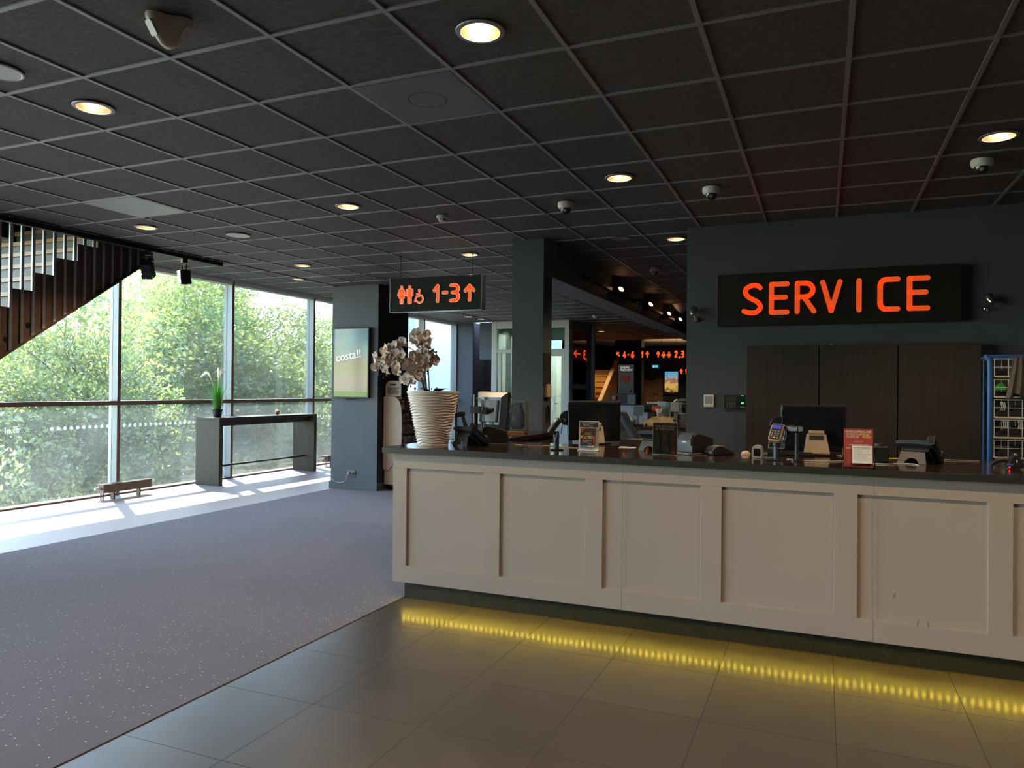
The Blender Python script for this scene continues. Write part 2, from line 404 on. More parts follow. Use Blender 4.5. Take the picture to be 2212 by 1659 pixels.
# ------------------------------------------------------------------ setting: ceilings and grids
GX=-5.2978; GY=2.6222; G=.6
ZT=CEIL+.008
DLPOS=[(-1.40,2.93),(-3.82,2.93),(.98,5.30),(-1.40,5.34),(-3.81,5.35),(-6.21,5.35),(-1.41,7.70),(-3.82,7.78),(-6.21,7.75),(-5.49,19.2),(-4.4,21.9)]
def tile_sheet(x0,x1,y0,y1,z,holes,gx,gy,r=.089,skip=None):
    """one face per ceiling tile, with a round opening where a lamp is set in"""
    m=MB()
    xs=sorted({x0,x1}|{gx+G*k for k in range(-30,40) if x0<gx+G*k<x1}); ys=sorted({y0,y1}|{gy+G*k for k in range(-30,60) if y0<gy+G*k<y1})
    for a,c in zip(xs[:-1],xs[1:]):
        for d,e in zip(ys[:-1],ys[1:]):
            if skip and a>skip[0] and c<skip[1] and d>skip[2] and e<skip[3]: continue
            h=[p for p in holes if a<p[0]-r and p[0]+r<c and d<p[1]-r and p[1]+r<e]
            if not h: m.quad((a,d,z),(a,e,z),(c,e,z),(c,d,z)); continue
            hx,hy=h[0]; n=40; ins=[]; outs=[]
            angs=sorted([2*PI*k/n for k in range(n)]+[math.atan2(q[1]-hy,q[0]-hx)%(2*PI) for q in ((a,d),(c,d),(c,e),(a,e))])
            for t in angs:
                ct,st=math.cos(t),math.sin(t)
                k=min([((c if ct>0 else a)-hx)/ct if abs(ct)>1e-9 else 1e9, ((e if st>0 else d)-hy)/st if abs(st)>1e-9 else 1e9])
                ins.append((hx+r*ct,hy+r*st,z)); outs.append((hx+k*ct,hy+k*st,z))
            nn=len(angs)
            m.add(ins+outs,[(i,(i+1)%nn,nn+(i+1)%nn,nn+i) for i in range(nn)])
    return m
b=tile_sheet(XS,4.5,-4.5,22.6,ZT,DLPOS,GX,GY,skip=(XS-.1,-5.8,17.4,19.5)).box(XS,4.5,-4.5,17.46,ZT+.3,ZT+.34).box(XS,4.5,19.3,22.6,ZT+.3,ZT+.34).box(-5.9,4.5,17.46,19.3,ZT+.3,ZT+.34)
struct('ceiling',b,M_CEIL,'dark mottled ceiling tiles over the lobby','ceiling')
b=MB()
k=-3
while GX+G*k<4.5:
    x=GX+G*k; k+=1
    if x-.012<XS: continue
    b.box(x-.0115,x+.0115,-4.5,22.6,CEIL,ZT+.002)
k=-12
while GY+G*k<22.5:
    y=GY+G*k; k+=1
    b.box(XS+.02,4.5,y-.0115,y+.0115,CEIL+.0006,ZT+.002)
struct('ceiling_grid',b,M_GRID,'grey metal grid between the dark lobby ceiling tiles','ceiling grid')
b=MB().box(XS-.02,XS,-4.5,18.2,CEIL,CEIL2+.3)
b.box(XS,XS+.024,-4.5,22.6,CEIL-.001,ZT+.05)
struct('ceiling_edge',b,M_BLACK,'dark upstand where the lobby ceiling steps up','ceiling')
b=tile_sheet(XW-.2,XS-.02,7.2,18.2,CEIL2+.008,[(-8.06,9.95),(-8.17,16.56),(-8.11,17.2)],GX,GY+.46).box(XW-.2,XS-.02,7.2,18.2,CEIL2+.3,CEIL2+.34)
struct('ceiling_window_strip',b,M_CEIL,'raised dark tile ceiling strip beside the glass wall','ceiling')
b=MB()
for k in range(-7,-2):
    x=GX+G*k
    if XW<x<XS-.03: b.box(x-.0115,x+.0115,7.2,18.2,CEIL2,CEIL2+.009)
k=7
while GY+G*k+.48<18.2:
    y=GY+G*k+.46; k+=1
    if y>7.2: b.box(XW,XS-.02,y-.0115,y+.0115,CEIL2+.0006,CEIL2+.009)
struct('ceiling_grid_window',b,M_GRID,'grey metal grid of the raised ceiling strip','ceiling grid')
b=MB().box(XW-.2,XS,-4.5,7.2,5.2,5.3)
b.box(XW-.2,XS,7.2,7.3,CEIL2+.1,5.3); b.box(XW-.2,XS,-4.6,-4.5,CEIL2,5.3); b.box(XS-.02,XS,-4.5,7.2,CEIL2+.3,5.3)
struct('ceiling_stairwell',b,M_DARK,'dark upper stairwell above the glass wall stairs','ceiling')
b=MB().box(-9.3,4.5,22.6,30,CEIL+.25,CEIL+.35); b.box(-9.3,4.5,22.55,22.6,CEIL,CEIL+.35)
struct('ceiling_far',b,M_BEIGE,'beige plastered ceiling of the far hall','ceiling')

# ------------------------------------------------------------------ setting: walls
b=MB().box(-1.22,4.5,7.25,7.42,0,CEIL+.01)
struct('wall_service',b,M_WALL,'blue grey wall behind the counter carrying the big sign','wall')
b=MB().box(-3.04,-2.69,7.22,7.48,0,2.772); b.box(-3.037,-2.693,7.223,7.48,2.772,2.775); b.box(-3.04,-2.69,7.22,7.27,2.775,CEIL+.008)
struct('wall_column',b,M_WALL,'blue grey square column behind the counter','column')
b=MB().box(-3.04,-2.69,7.27,22.6,2.775,CEIL+.008)
struct('ceiling_beam',b,mat('window_lit_beam',(0.19,.18,.21),.6,var=.05),'long blue grey beam running back from the column','beam')  # beam colour lightened in place of reflected window light
b=MB().box(-7.08,-6.24,9.57,10.45,0,CEIL+.15)
struct('wall_pillar',b,M_WALLP,'wide blue grey pillar carrying the portrait screen','pillar')
b=MB().box(-7.10,-6.222,9.55,9.57,.004,.115); b.box(-6.24,-6.222,9.57,10.46,.004,.115)
struct('baseboard_pillar',b,M_WALLP,'blue grey skirting at the foot of the wide pillar','skirting',bevel=.003)
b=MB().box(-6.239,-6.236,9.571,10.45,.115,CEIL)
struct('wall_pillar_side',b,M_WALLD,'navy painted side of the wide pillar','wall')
b=MB().box(4.5,4.6,-4.5,30,-.1,3.6); struct('wall_right',b,M_WALL,'blue grey wall on the right','wall')
b=MB().box(-9.5,4.6,-4.6,-4.5,-.1,3.4); struct('wall_rear',b,M_WALL,'blue grey wall behind the viewer','wall')
b=MB().box(-9.3,4.6,30,30.1,-.1,3.6); struct('wall_far',b,M_DARK,'black wall at the far end of the hall','wall')
b=MB().box(-9.5,-8.83,18.2,18.4,0,CEIL2+.1); struct('wall_back_left',b,M_WALLP,'narrow blue grey wall at the end of the glass wall','wall')
b=MB().box(-8.83,-7.2,18.9,19.0,0,CEIL2); b.box(-8.83,-8.80,18.2,18.9,0,CEIL2)
struct('wall_niche',b,mat('dark_maroon_niche',(0.04,.022,.02),.8),'dark maroon niche beside the glazed entrance','wall')
b=MB().box(-8.62,-7.2,18.2,18.3,2.36,CEIL2); struct('wall_niche_head',b,M_WALLP,'blue grey panel over the dark niche','wall')
b=MB().box(-9.5,-6.0,19.3,19.4,-.1,3.7).box(-6.0,-5.92,17.46,19.4,-.1,3.7).box(-6.0,-5.17,17.46,17.54,0,3.7)
struct('wall_court',b,mat('pale_court_wall',(0.85,.88,.80),.7,var=.03),'pale outside wall seen through the glazed entrance','wall')
b=MB().box(-5.92,-5.91,17.54,19.4,0,CEIL).box(-8.3,-5.92,19.4,19.42,0,3.7).box(-5.92,-5.17,17.54,17.55,0,CEIL)
struct('wall_stair_front',b,M_DARK,'dark wall in front of the far stairs','wall')
b=MB().box(-8.3,-8.25,19.4,30,0,3.7); struct('wall_stair_left',b,M_DARK,'dark wall left of the far stairs','wall')
b=MB().box(-9.5,XS,19.3,22.6,CEIL+.11,CEIL+.2)
struct('ceiling_stair',b,M_DARK,'dark ceiling over the far stairs','ceiling')
b=MB().box(-6.63,-5.70,24.9,25.3,0,3.39); struct('wall_poster',b,M_WALLD,'narrow navy wall with the tall lit poster','wall')

# glass wall: bays between mullions
mull=[-3.45,-1.25,.95,3.15,5.36,7.565,9.77,11.96,14.15,16.36,18.15]
Z_TR0,Z_TR1=1.285,1.345
for i in range(len(mull)-1):
    y0,y1=mull[i]+.05,mull[i+1]
    t=bpy.data.objects.new('window_%d'%(i+1),None); COL.objects.link(t); t.location=(XW,y0,0)
    lab={4:'window bay below the staircase, nearest the viewer',5:'window bay between the staircase and the tall grass pot',6:'window bay behind the long bar table',7:'window bay partly hidden by the wide pillar',
         8:'window bay hidden behind the wide pillar',9:'narrow window bay behind the orchids'}.get(i,'window bay beyond the left edge, %s from the staircase bay'%['fourth','third','second','first','','','','','',''][i])
    tag(t,lab,'window',kind='structure')
    top=CEIL2+.02 if i>4 else 5.2
    h0=3.315 if i>4 else 3.315
    f=MB().box(XW-.17,XW,y1,y1+.05,0,top)
    f.build('mullion',M_ALU,t,local=False,bevel=.002); MB().box(XW,XW+.004,y1-.001,y1+.051,0,top).build('mullion_cap',M_BROWNF,t,local=False)
    MB().box(XW-.15,XW,y0,y1,Z_TR0,Z_TR1).build('transom',M_BROWNF,t,local=False,bevel=.002)
    MB().box(XW-.15,XW+.012,y0,y1,h0-.012,h0+.018).box(XW-.15,XW+.03,y0,y1,h0+.022,CEIL2+.006).build('header',mat('pale_header',(0.62,.62,.58),.5,var=.02),t,local=False)
    MB().box(XW-.17,XW-.0,y0,y1,0,.028).build('window_sill',M_BROWNF,t,local=False,bevel=.003)
    MB().box(XW-.112,XW-.1,y0,y1,Z_TR1,h0).build('upper_pane',M_GLASS,t,local=False)
    lp=MB().box(XW-.112,XW-.1,y0,y1,.028,Z_TR0).build('lower_pane',M_GLASS2,t,local=False)
    if i<=4: 
        MB().box(XW-.112,XW-.1,y0,y1,h0+.05,5.2).build('stairwell_infill',M_GLASS if i==2 else M_DARK,t,local=False)  # opaque in all bays but one, added to cut daylight on the stairs
    # frosted dots
    if 3<=i<=7:
        d=MB(); y=y0+.06
        while y<y1-.04:
            if not (i==4 and 5.96<y<6.63):
                d.lathe([(0,0),(.026,0)],14,mx=Matrix.Translation((XW-.098,y,.985))@Matrix.Rotation(PI/2,4,'Y'))
            y+=.092
        if i==4:
            text(d,'as.nl',.105,6.235,.955,XW-.097,align='LEFT',plane='yz',mirror=True,bold=.002)
        d.build('frosted_dots',M_FROST,t,local=False)
b=MB().box(XW-.8,XW-.17,-4.5,18.2,3.47,3.6).box(XW-1.6,XW-.17,-4.6,10.5,5.2,5.3); struct('trim_1',b,M_ALU,'outside canopy above the glass wall and an added upper sun shade','trim')  # upper slab is unseen, added to keep sun out of the stairwell
b=MB().box(XW-.3,XW+.0,-4.5,18.2,-.5,-.02); struct('trim_2',b,M_ALU,'slab edge under the glass wall','trim')

# ------------------------------------------------------------------ counter
b=thing('service_counter','long cream panelled service counter with dark walnut top','counter',(-.9,5.1,0))
XL,XR=-2.92,3.2
YF=4.70
fr=MB()
# frame and stiles around sunken panels
px=[(-2.805,-2.185),(-2.06,-1.443),(-1.325,-.695),(-.57,.065),(.187,.83),(.945,1.58),(1.70,2.34),(2.46,3.08)]
pz0,pz1=.271,.982
fr.box(XL,XR,YF,YF+.03,.147,pz0); fr.box(XL,XR,YF,YF+.03,pz1,1.093)
edge=[XL]+[v for p in px for v in p]+[XR]
for i in range(0,len(edge),2): fr.box(edge[i],edge[i+1],YF,YF+.03,pz0,pz1)
fr.build('front_frame',M_CREAM,b,local=False,bevel=.0015)
for x0,x1 in px:
    MB().box(x0-.01,x1+.01,YF+.018,YF+.03,pz0-.01,pz1+.01).build('panel',M_CREAM,b,local=False)
MB().box(XL,XL+.03,YF+.03,5.62,.147,1.093).box(XL+.03,XR,YF+.03,5.62,.147,.165).box(XL+.03,XR,5.6,5.62,.165,1.093).build('carcass',M_CREAM,b,local=False)
MB().box(-2.888,XR,4.825,5.58,0,.147).build('plinth',M_PLINTH,b,local=False)
for x in (-1.195,.272):
    MB().box(x-.0013,x+.0013,YF-.0006,YF+.001,.147,1.093).build('seam',M_GREYPR,b,local=False)
led=MB().box(-2.88,XR,4.762,4.786,.1385,.147).box(-2.88,XR,4.7825,4.786,.124,.1385).build('led_rail',M_ALU,b,local=False)  # second box is an unseen lip added to shade the plinth
l0=MB().box(-.0065,.0065,4.768-4.9,4.781-4.9,.1355,.1385).build('led_dot',M_LED,led,local=True)
l0.location=(-2.86-b.location.x,4.9-b.location.y,0)
for k in range(1,100):
    c=l0.copy(); COL.objects.link(c); c.parent=led; c.location.x=l0.location.x+k*.0395
m=MB()
for k in range(100,150):
    x=-2.86+k*.0395; m.box(x-.0065,x+.0065,4.768,4.781,.1355,.1385)
m.build('led_dot',M_LED,led,local=False)['kind']='stuff'
for x,z,a in ((.497,.284,.2),(.548,.282,.0),(.38,.42,.4)):
    MB().box(-.004,.004,-.0008,.0008,-.016,.014,mx=Matrix.Translation((x,YF-.0004 if z<.3 else YF+.0175,z))@Matrix.Rotation(a,4,'Y')).build('scuff_mark',M_GREYPR,b,local=False)
t=MB().box(-2.985,XR,4.652,5.66,1.093,CT)
t.build('worktop',M_TOP,b,local=False,bevel=.0025)
MB().box(-2.9855,XR,4.6505,4.653,1.094,CT-.0018).box(-2.9865,-2.984,4.651,5.66,1.094,CT-.0018).build('edge_band',M_TOPEDGE,b,local=False)

# ledge in front of the column
b=thing('side_ledge','low dark brown ledge joining the counter to the column','ledge',(-2.9,6.4,0))
MB().box(-3.25,-2.55,5.67,7.21,0,1.10).build('body',M_CAB,b,local=False)
MB().box(-3.27,-2.53,5.67,7.215,1.10,1.138).build('ledge_top',M_TOP,b,local=False,bevel=.002)

# ------------------------------------------------------------------ service sign
def glyph_paths(ch):
    # centre lines in a box of height 1
    if ch=='S': return [smooth_path([(.60,.90),(.48,.985),(.27,.985),(.08,.87),(.06,.72),(.2,.56),(.46,.42),(.60,.27),(.58,.12),(.42,.015),(.2,.015),(.0,.07)],6)]
    if ch=='E': return [[(.56,1),(0,1),(0,0),(.56,0)],[(0,.53),(.5,.53)]]
    if ch=='R': return [[(0,0),(0,1),(.28,1)]+arc(.28,.76,.28,90,-90,12,.24)+[(0,.52)],[(.24,.52),(.6,0)]]
    if ch=='V': return [[(0,1),(.3,0),(.6,1)]]
    if ch=='I': return [[(0,1),(0,0)]]
    if ch=='C': return [[(.58,1),(.26,1)]+arc(.2,.8,.2,90,180,8)+arc(.2,.2,.2,180,270,8)+[(.26,0),(.58,0)]]
    if ch=='1': return [[(0,.72),(.26,1),(.26,0)]]
    if ch=='2': return [smooth_path([(0,.85),(.15,1),(.4,1),(.52,.8),(.4,.55),(.0,.0)],6)+[(.54,0)]]
    if ch=='3': return [[(0,1),(.3,1)]+arc(.3,.77,.23,90,-60,10)+[(.36,.53),(.1,.53)],[(.36,.53)]+arc(.3,.25,.25,60,-90,10)+[(0,0)]]
    if ch=='4': return [[(.35,1),(0,.28),(.6,.28)],[(.42,.55),(.42,0)]]
    if ch=='6': return [smooth_path([(.42,1),(.18,.72),(.03,.4),(.02,.25)],6)+arc(.28,.27,.27,180,540,20)]
    if ch=='-': return [[(0,.5),(.3,.5)]]
    if ch==',': return [[(.05,.05),(-.02,-.16)]]
    if ch=='U': return [[(.32,1),(.32,0)],[(0,.66),(.32,1),(.64,.66)]]      # arrow up
    if ch=='N': return [[(0,.95),(.62,.2)],[(0,.5),(0,.95),(.45,.95)]]       # arrow to the upper left
    if ch=='<': return [[(0,.5),(.7,.5)],[(.3,.85),(0,.5),(.3,.15)]]
    return []
def glyph(mb,ch,x,z,h,w,y0,y1,ws=1.0,plane='xz',sx=1):
    """x,z = lower left of the centre line box; h = centre line height; w stroke"""
    for p in glyph_paths(ch):
        mb.stroke([(x+sx*q[0]*h*ws, z+q[1]*h) for q in p],w,y0,y1,plane)
b=thing('service_sign','wide black wall sign spelling SERVICE in orange red letters','sign',(.07,7.25,2.42))
MB().box(-.925,1.062,7.15,7.25,2.18,2.66).build('panel',M_SIGNBLK,b,local=False,bevel=.003)
H=.256; SW=.043
yy0,yy1=7.136,7.152
spec=[('S',-.680,.145),('E',-.439,.137),('R',-.219,.142),('V',-.007,.142),('I',.2855,.05),('C',.452,.137),('E',.678,.137)]
for ch,x,wid in spec:
    m=MB(); wn={'S':.60,'E':.56,'R':.60,'V':.60,'I':1,'C':.58}[ch]
    hh=H; 
    sxv=(wid-.0)/(wn*hh) if ch!='I' else 1
    sxv*= .98
    glyph(m,ch,x,2.293,hh,SW,yy0,yy1,ws=min(1.05,sxv))
    m.build('letter',M_ORANGE,b,local=False)

# ------------------------------------------------------------------ hanging sign 1-3
b=thing('hanging_sign','dark green hanging sign with orange toilet pictograms and 1-3 arrow','sign',(-4.165,7.6,2.67))
MB().box(-4.765,-3.567,7.56,7.66,2.469,2.868).build('panel',M_SIGNGRN,b,local=False,bevel=.002)
MB().box(-4.77,-3.562,7.555,7.665,2.4655,2.4695).box(-4.7705,-4.7645,7.555,7.665,2.469,2.868).box(-3.5675,-3.5615,7.555,7.665,2.469,2.868).build('trim',M_SILVER,b,local=False)
for x in (-4.645,-3.695):
    MB().cyl((x,7.6,2.868),(x,7.6,CEIL),.0035,n=8).tube([(x+.018*math.cos(a*PI/6),7.6,CEIL-.018+.018*math.sin(a*PI/6)) for a in range(12)],.003,6,closed=True).build('wire',M_BLACKM,b,local=False)
def halo(fn,name):
    m=MB(); fn(m,.0035,7.5505,7.5575); m.build(name+'_edge',M_PINKEDGE,b,local=False)
    m=MB(); fn(m,0,7.548,7.556); m.build(name,M_ORANGE2,b,local=False)
def disc(m,x,z,r,y0,y1): m.prism(arc(x,z,r,0,360,20)[:-1],y0,y1)
def woman(m,e,y0,y1):
    cx=-4.604
    disc(m,cx,2.763,.0165+e,y0,y1)
    m.prism([(cx-.020-e,2.741+e),(cx+.020+e,2.741+e),(cx+.042+e,2.635-e),(cx-.042-e,2.635-e)],y0,y1)
    for s in (-1,1):
        m.capsule((cx+s*.026,2.732),(cx+s*.050,2.668),.0135+2*e,y0,y1); m.capsule((cx+s*.0125,2.65),(cx+s*.0125,2.573),.0165+2*e,y0,y1)
def man(m,e,y0,y1):
    cx=-4.4955
    disc(m,cx,2.761,.0165+e,y0,y1)
    m.prism(rrect(cx-.027-e,cx+.027+e,2.64-e,2.742+e,.01),y0,y1)
    for s in (-1,1):
        m.capsule((cx+s*.0395,2.728),(cx+s*.0395,2.662),.0135+2*e,y0,y1); m.capsule((cx+s*.0145,2.65),(cx+s*.0145,2.573),.0205+2*e,y0,y1)
def wheel(m,e,y0,y1):
    cx=-4.3665
    disc(m,cx+.002,2.7155,.0145+e,y0,y1)
    m.stroke([(cx+.004,2.692),(cx+.002,2.648),(cx-.034,2.646),(cx-.055,2.588)],.0145+2*e,y0,y1)
    m.stroke([(cx+.003,2.678),(cx-.032,2.676)],.011+2*e,y0,y1)
    m.stroke(arc(cx+.006,2.616,.0455,60,-150,16),.0125+2*e,y0,y1)
halo(woman,'woman_pictogram'); halo(man,'man_pictogram'); halo(wheel,'wheelchair_pictogram')
def g1(ch,x,ws=1.0,h=.176,z=2.580,w=.0345):
    return lambda m,e,y0,y1: glyph(m,ch,x,z,h,w+2*e,y0,y1,ws)
halo(g1('1',-4.165,.95),'numeral'); halo(g1('-',-4.045,.78,z=2.588),'dash'); halo(g1('3',-3.946,.95),'numeral'); halo(g1('U',-3.763,1.02,h=.162),'arrow')

# ------------------------------------------------------------------ ceiling fittings
def make_downlight(label,loc):
    t=thing('ceiling_downlight',label,'downlight',loc,0,'recessed warm downlights')
    rim=MB().lathe([(.088,-.001),(.088,-.006),(.107,-.004),(.110,0),(.088,0)],40,cap=False); rim.build('trim_ring',M_GRID,t,smooth=True)
    MB().lathe([(.089,-.002),(.083,.03),(.07,.065),(.05,.09),(.0,.1)],40,cap=False).build('reflector',M_GOLD,t,smooth=True)
    MB().lathe([(0,.03),(.018,.034),(.028,.05),(.028,.085),(.0,.09)],16,cap=False).build('bulb',M_BULB,t,smooth=True)
    return t
DL=[(-1.40,2.93,'brightest downlight, near the top centre above the tile floor'),(-3.82,2.93,'downlight below the cream presence detector, at upper left'),
    (.98,5.30,'downlight above the rightmost dome camera'),(-1.40,5.34,'downlight above the middle of the counter'),
    (-3.81,5.35,'downlight between the large vent and the smoke detector'),(-6.21,5.35,'downlight beside the pale ceiling vent near the stair rail'),
    (-1.41,7.70,'downlight beside the upper left corner of the service wall'),(-3.82,7.78,'downlight right above the hanging sign'),
    (-6.21,7.75,'downlight between the round speaker and the wide pillar')]
first=None; lights=[]
for x,y,l in DL:
    l=l+' in the dark ceiling'
    if first is None: first=make_downlight(l,(x,y,CEIL)); t=first
    else: t=copy_thing(first,(x,y,CEIL),0,l)
    lights.append((x,y,CEIL))
t=copy_thing(first,(-8.06,9.95,CEIL2),0,'small downlight in the raised ceiling strip near the wide pillar'); 
for x,y,l in ((-5.49,19.2,'far downlight right of the glazed entrance'),(-4.4,21.9,'far downlight just in front of the far hanging signs')):
    copy_thing(first,(x,y,CEIL),0,l)
copy_thing(first,(-8.17,16.56,CEIL2),0,'far small downlight seen below the hanging sign, left one of two')
copy_thing(first,(-8.11,17.2,CEIL2),0,'far small downlight seen below the hanging sign, right one of two')
# soft spot lamps of the downlights (also those out of the picture and added ones)
def spot(x,y,z,power,col=(1,.72,.42),size=2.2,blend=.6,radius=.06,parent=None,rot=(0,0,0)):
    ld=bpy.data.lights.new('spot_lamp','SPOT'); ld.energy=power; ld.color=col; ld.spot_size=size; ld.spot_blend=blend; ld.shadow_soft_size=radius
    o=bpy.data.objects.new('spot_lamp',ld); COL.objects.link(o); o.location=(x,y,z); o.rotation_euler=rot
    return o
PW=84
for x,y,z in lights: spot(x,y,z-.02,PW)
for x in (-3.81,-1.4,.98,3.39):
    for y in (.52,-1.9): spot(x,y,CEIL-.02,PW*(1.5 if x>.5 else 1))
spot(3.39,2.93,CEIL-.02,PW*1.6); spot(.98,2.93,CEIL-.02,PW*1.6); spot(3.39,5.3,CEIL-.02,PW); spot(-8.06,9.95,CEIL2-.02,PW*.5)
for x,y in ((-5.49,19.2),(-4.4,21.9),(-6.9,16.6),(-1.4,10.1),(-1.4,12.5)): spot(x,y,CEIL-.02,PW*.6)

copy_thing(first,(-6.75,21.6,CEIL),0,'added downlight brightening the wooden staircase in the far hall')  # fitting added together with its lamp to light the far stairs
spot(-6.75,21.6,CEIL-.04,150); spot(-6.1,27.6,CEIL+.2,130); spot(-4.2,26,CEIL+.2,110); spot(-5.2,25.8,2.3,55,rot=(PI,0,0),size=2.6); spot(-3.6,26.5,2.3,55,rot=(PI,0,0),size=2.6)  # added to brighten far stairs, doors and soffit; last two shine upward
def vent(name,label,x0,y0,mt):
    t=thing(name,label,'vent',(x0+.3,y0+.3,CEIL))
    MB().box(-.285,.285,-.285,.285,-.0008,.004).build('grille_plate',mt,t)
    if 'dark' in label: MB().lathe([(.10,-.0012),(.104,-.0016),(.108,-.0012)],40,cap=False).build('ring',M_BLACKM,t)
    return t
def m_perf(name,col,rough):
    m,nt,bb=newmat(name); tc=N(nt,'ShaderNodeTexCoord')
    v=N(nt,'ShaderNodeTexVoronoi'); v.inputs['Scale'].default_value=85; v.inputs['Randomness'].default_value=0; L(nt,tc.outputs['Object'],v.inputs['Vector'])
    f=mathn(nt,'LESS_THAN',v.outputs['Distance'],.30)
    L(nt,mixc(nt,f,col,tuple(c*.15 for c in col)),bb.inputs['Base Color']); bb.inputs['Roughness'].default_value=rough; bb.inputs['Metallic'].default_value=.4
    return m
vent('ceiling_vent','dark perforated square ceiling vent near the brightest downlight',-2.298,3.222,m_perf('perforated_dark',(0.21,.215,.23),.42))
vent('ceiling_vent','pale perforated square ceiling vent near the staircase',-5.898,4.422,m_perf('perforated_sheen',(0.62,.64,.62),.35))  # paler copy of the vent metal, imitates its grazing reflection
def speaker(label,x,y):
    t=thing('ceiling_speaker',label,'speaker',(x,y,CEIL),0)
    MB().lathe([(.12,0),(.12,-.005),(.112,-.008),(.105,-.004)],40,cap=False).build('rim',M_WHITEP,t,smooth=True)
    MB().lathe([(0,-.0055),(.108,-.004)],40,cap=False).build('speaker_grille',mat('speaker_cloth',(0.85,.85,.84),.5),t)
    return t
speaker('round white ceiling speaker left of the hanging sign',-5.613,5.965)
speaker('round white ceiling speaker cut by the left picture edge',-3.83,2.40)
t=thing('ceiling_speaker','round dark speaker in the dark ceiling behind the column','speaker',(-1.92,7.49,CEIL))
MB().lathe([(.11,0),(.11,-.004),(.1,-.006),(0,-.004)],32,cap=False).build('speaker_grille',M_BLACKM,t)

def dome(label,loc,rz,sc=1.0):
    t=thing('ceiling_camera',label,'security camera',loc,rz,'white dome security cameras')
    MB().lathe([(.066,0),(.068,-.02),(.064,-.04),(.050,-.052),(.046,-.050)],36,cap=False).build('housing',M_WHITEP,t,smooth=True)
    MB().lathe([(.046,-.050),(.044,-.066),(.034,-.083),(.018,-.092),(0,-.095)],32,cap=False).build('dome',mat('smoked_dome',(0.02,.02,.025),.06,spec=.8),t,smooth=True)
    MB().cyl((0,-.030,-.072),(.0,-.046,-.074),.012,n=14).build('lens',M_SILVER,t,smooth=True)
    return t
d0=dome('white dome camera above the bar between smoke detector and downlight',(-2.004,5.894,CEIL),.15)
copy_thing(d0,(-.806,5.85,CEIL),.1,'white dome camera in front of the upper left edge of service wall')
copy_thing(d0,(.974,5.787,CEIL),-.2,'white dome camera above the right end of the service sign')
copy_thing(d0,(-1.989,9.411,CEIL),.1,'small far white dome camera behind the column beside the beam')
t=thing('smoke_detector','white smoke detector on the ceiling above the hanging sign','smoke detector',(-3.205,5.943,CEIL))
MB().lathe([(.05,0),(.052,-.012),(.05,-.022),(.036,-.026)],28,cap=False).build('base',M_WHITEP,t,smooth=True)
MB().lathe([(.034,-.026),(.036,-.04),(.026,-.052),(0,-.055)],28,cap=False).build('sensor_head',M_WHITEP,t,smooth=True)
sl=MB()
for k in range(6):
    a=k*PI/3; sl.box(-.006,.006,-.002,.002,-.044,-.03,mx=Matrix.Rotation(a,4,'Z')@Matrix.Translation((0,-.0355,0)))
sl.build('slot',M_BLACK,t)
t=thing('smoke_detector','small white smoke detector on the far ceiling right of the glazed entrance','smoke detector',(-4.44,15.02,CEIL))
MB().lathe([(.055,0),(.06,-.02),(.05,-.035),(.035,-.04),(.036,-.06),(0,-.072)],28,cap=False).build('sensor_head',M_WHITEP,t,smooth=True)
t=thing('ceiling_detector','white cone shaped detector on the dark ceiling beside the beam','detector',(-2.377,13.55,CEIL))
MB().lathe([(.16,0),(.15,-.02),(.07,-.12),(.03,-.16),(0,-.165)],28,cap=False).build('shell',M_WHITEP,t,smooth=True)
# three lens presence detector
t=thing('ceiling_detector','cream three sided presence detector with pale lens panels at upper left','detector',(-2.606,2.348,CEIL),math.radians(138)); t.scale=(.68,.68,.88)
levels=[(.118,0,.45),(.116,-.018,.45),(.095,-.06,.5),(.062,-.105,.6),(.045,-.125,.75),(.020,-.134,1)]
m=MB(); n=60; vs=[]; fs=[]
for r,z,rd in levels:
    for k in range(n):
        a=2*PI*k/n; c=math.cos(3*a)
        rr=r*(1+.34*c*(1.1-rd)*1.2)
        vs.append((rr*math.cos(a),rr*math.sin(a),z))
for i in range(len(levels)-1):
    for k in range(n):
        k2=(k+1)%n; fs.append((i*n+k,i*n+k2,(i+1)*n+k2,(i+1)*n+k))
fs.append(tuple((len(levels)-1)*n+k for k in range(n)))
m.add(vs,fs); m.build('shell',mat('cream_plastic',(0.62,.52,.42),.4,var=.03),t,smooth=True)
for k in range(3):
    a=k*2*PI/3
    mx=Matrix.Rotation(a,4,'Z')@Matrix.Translation((.112,0,-.066))@Matrix.Rotation(math.radians(40),4,'Y')
    m=MB(); m.prism(rrect(-.03,.03,-.04,.04,.012),-.003,.006,plane='yz',mx=mx)
    m.build('lens_panel',M_WHITEP,t)

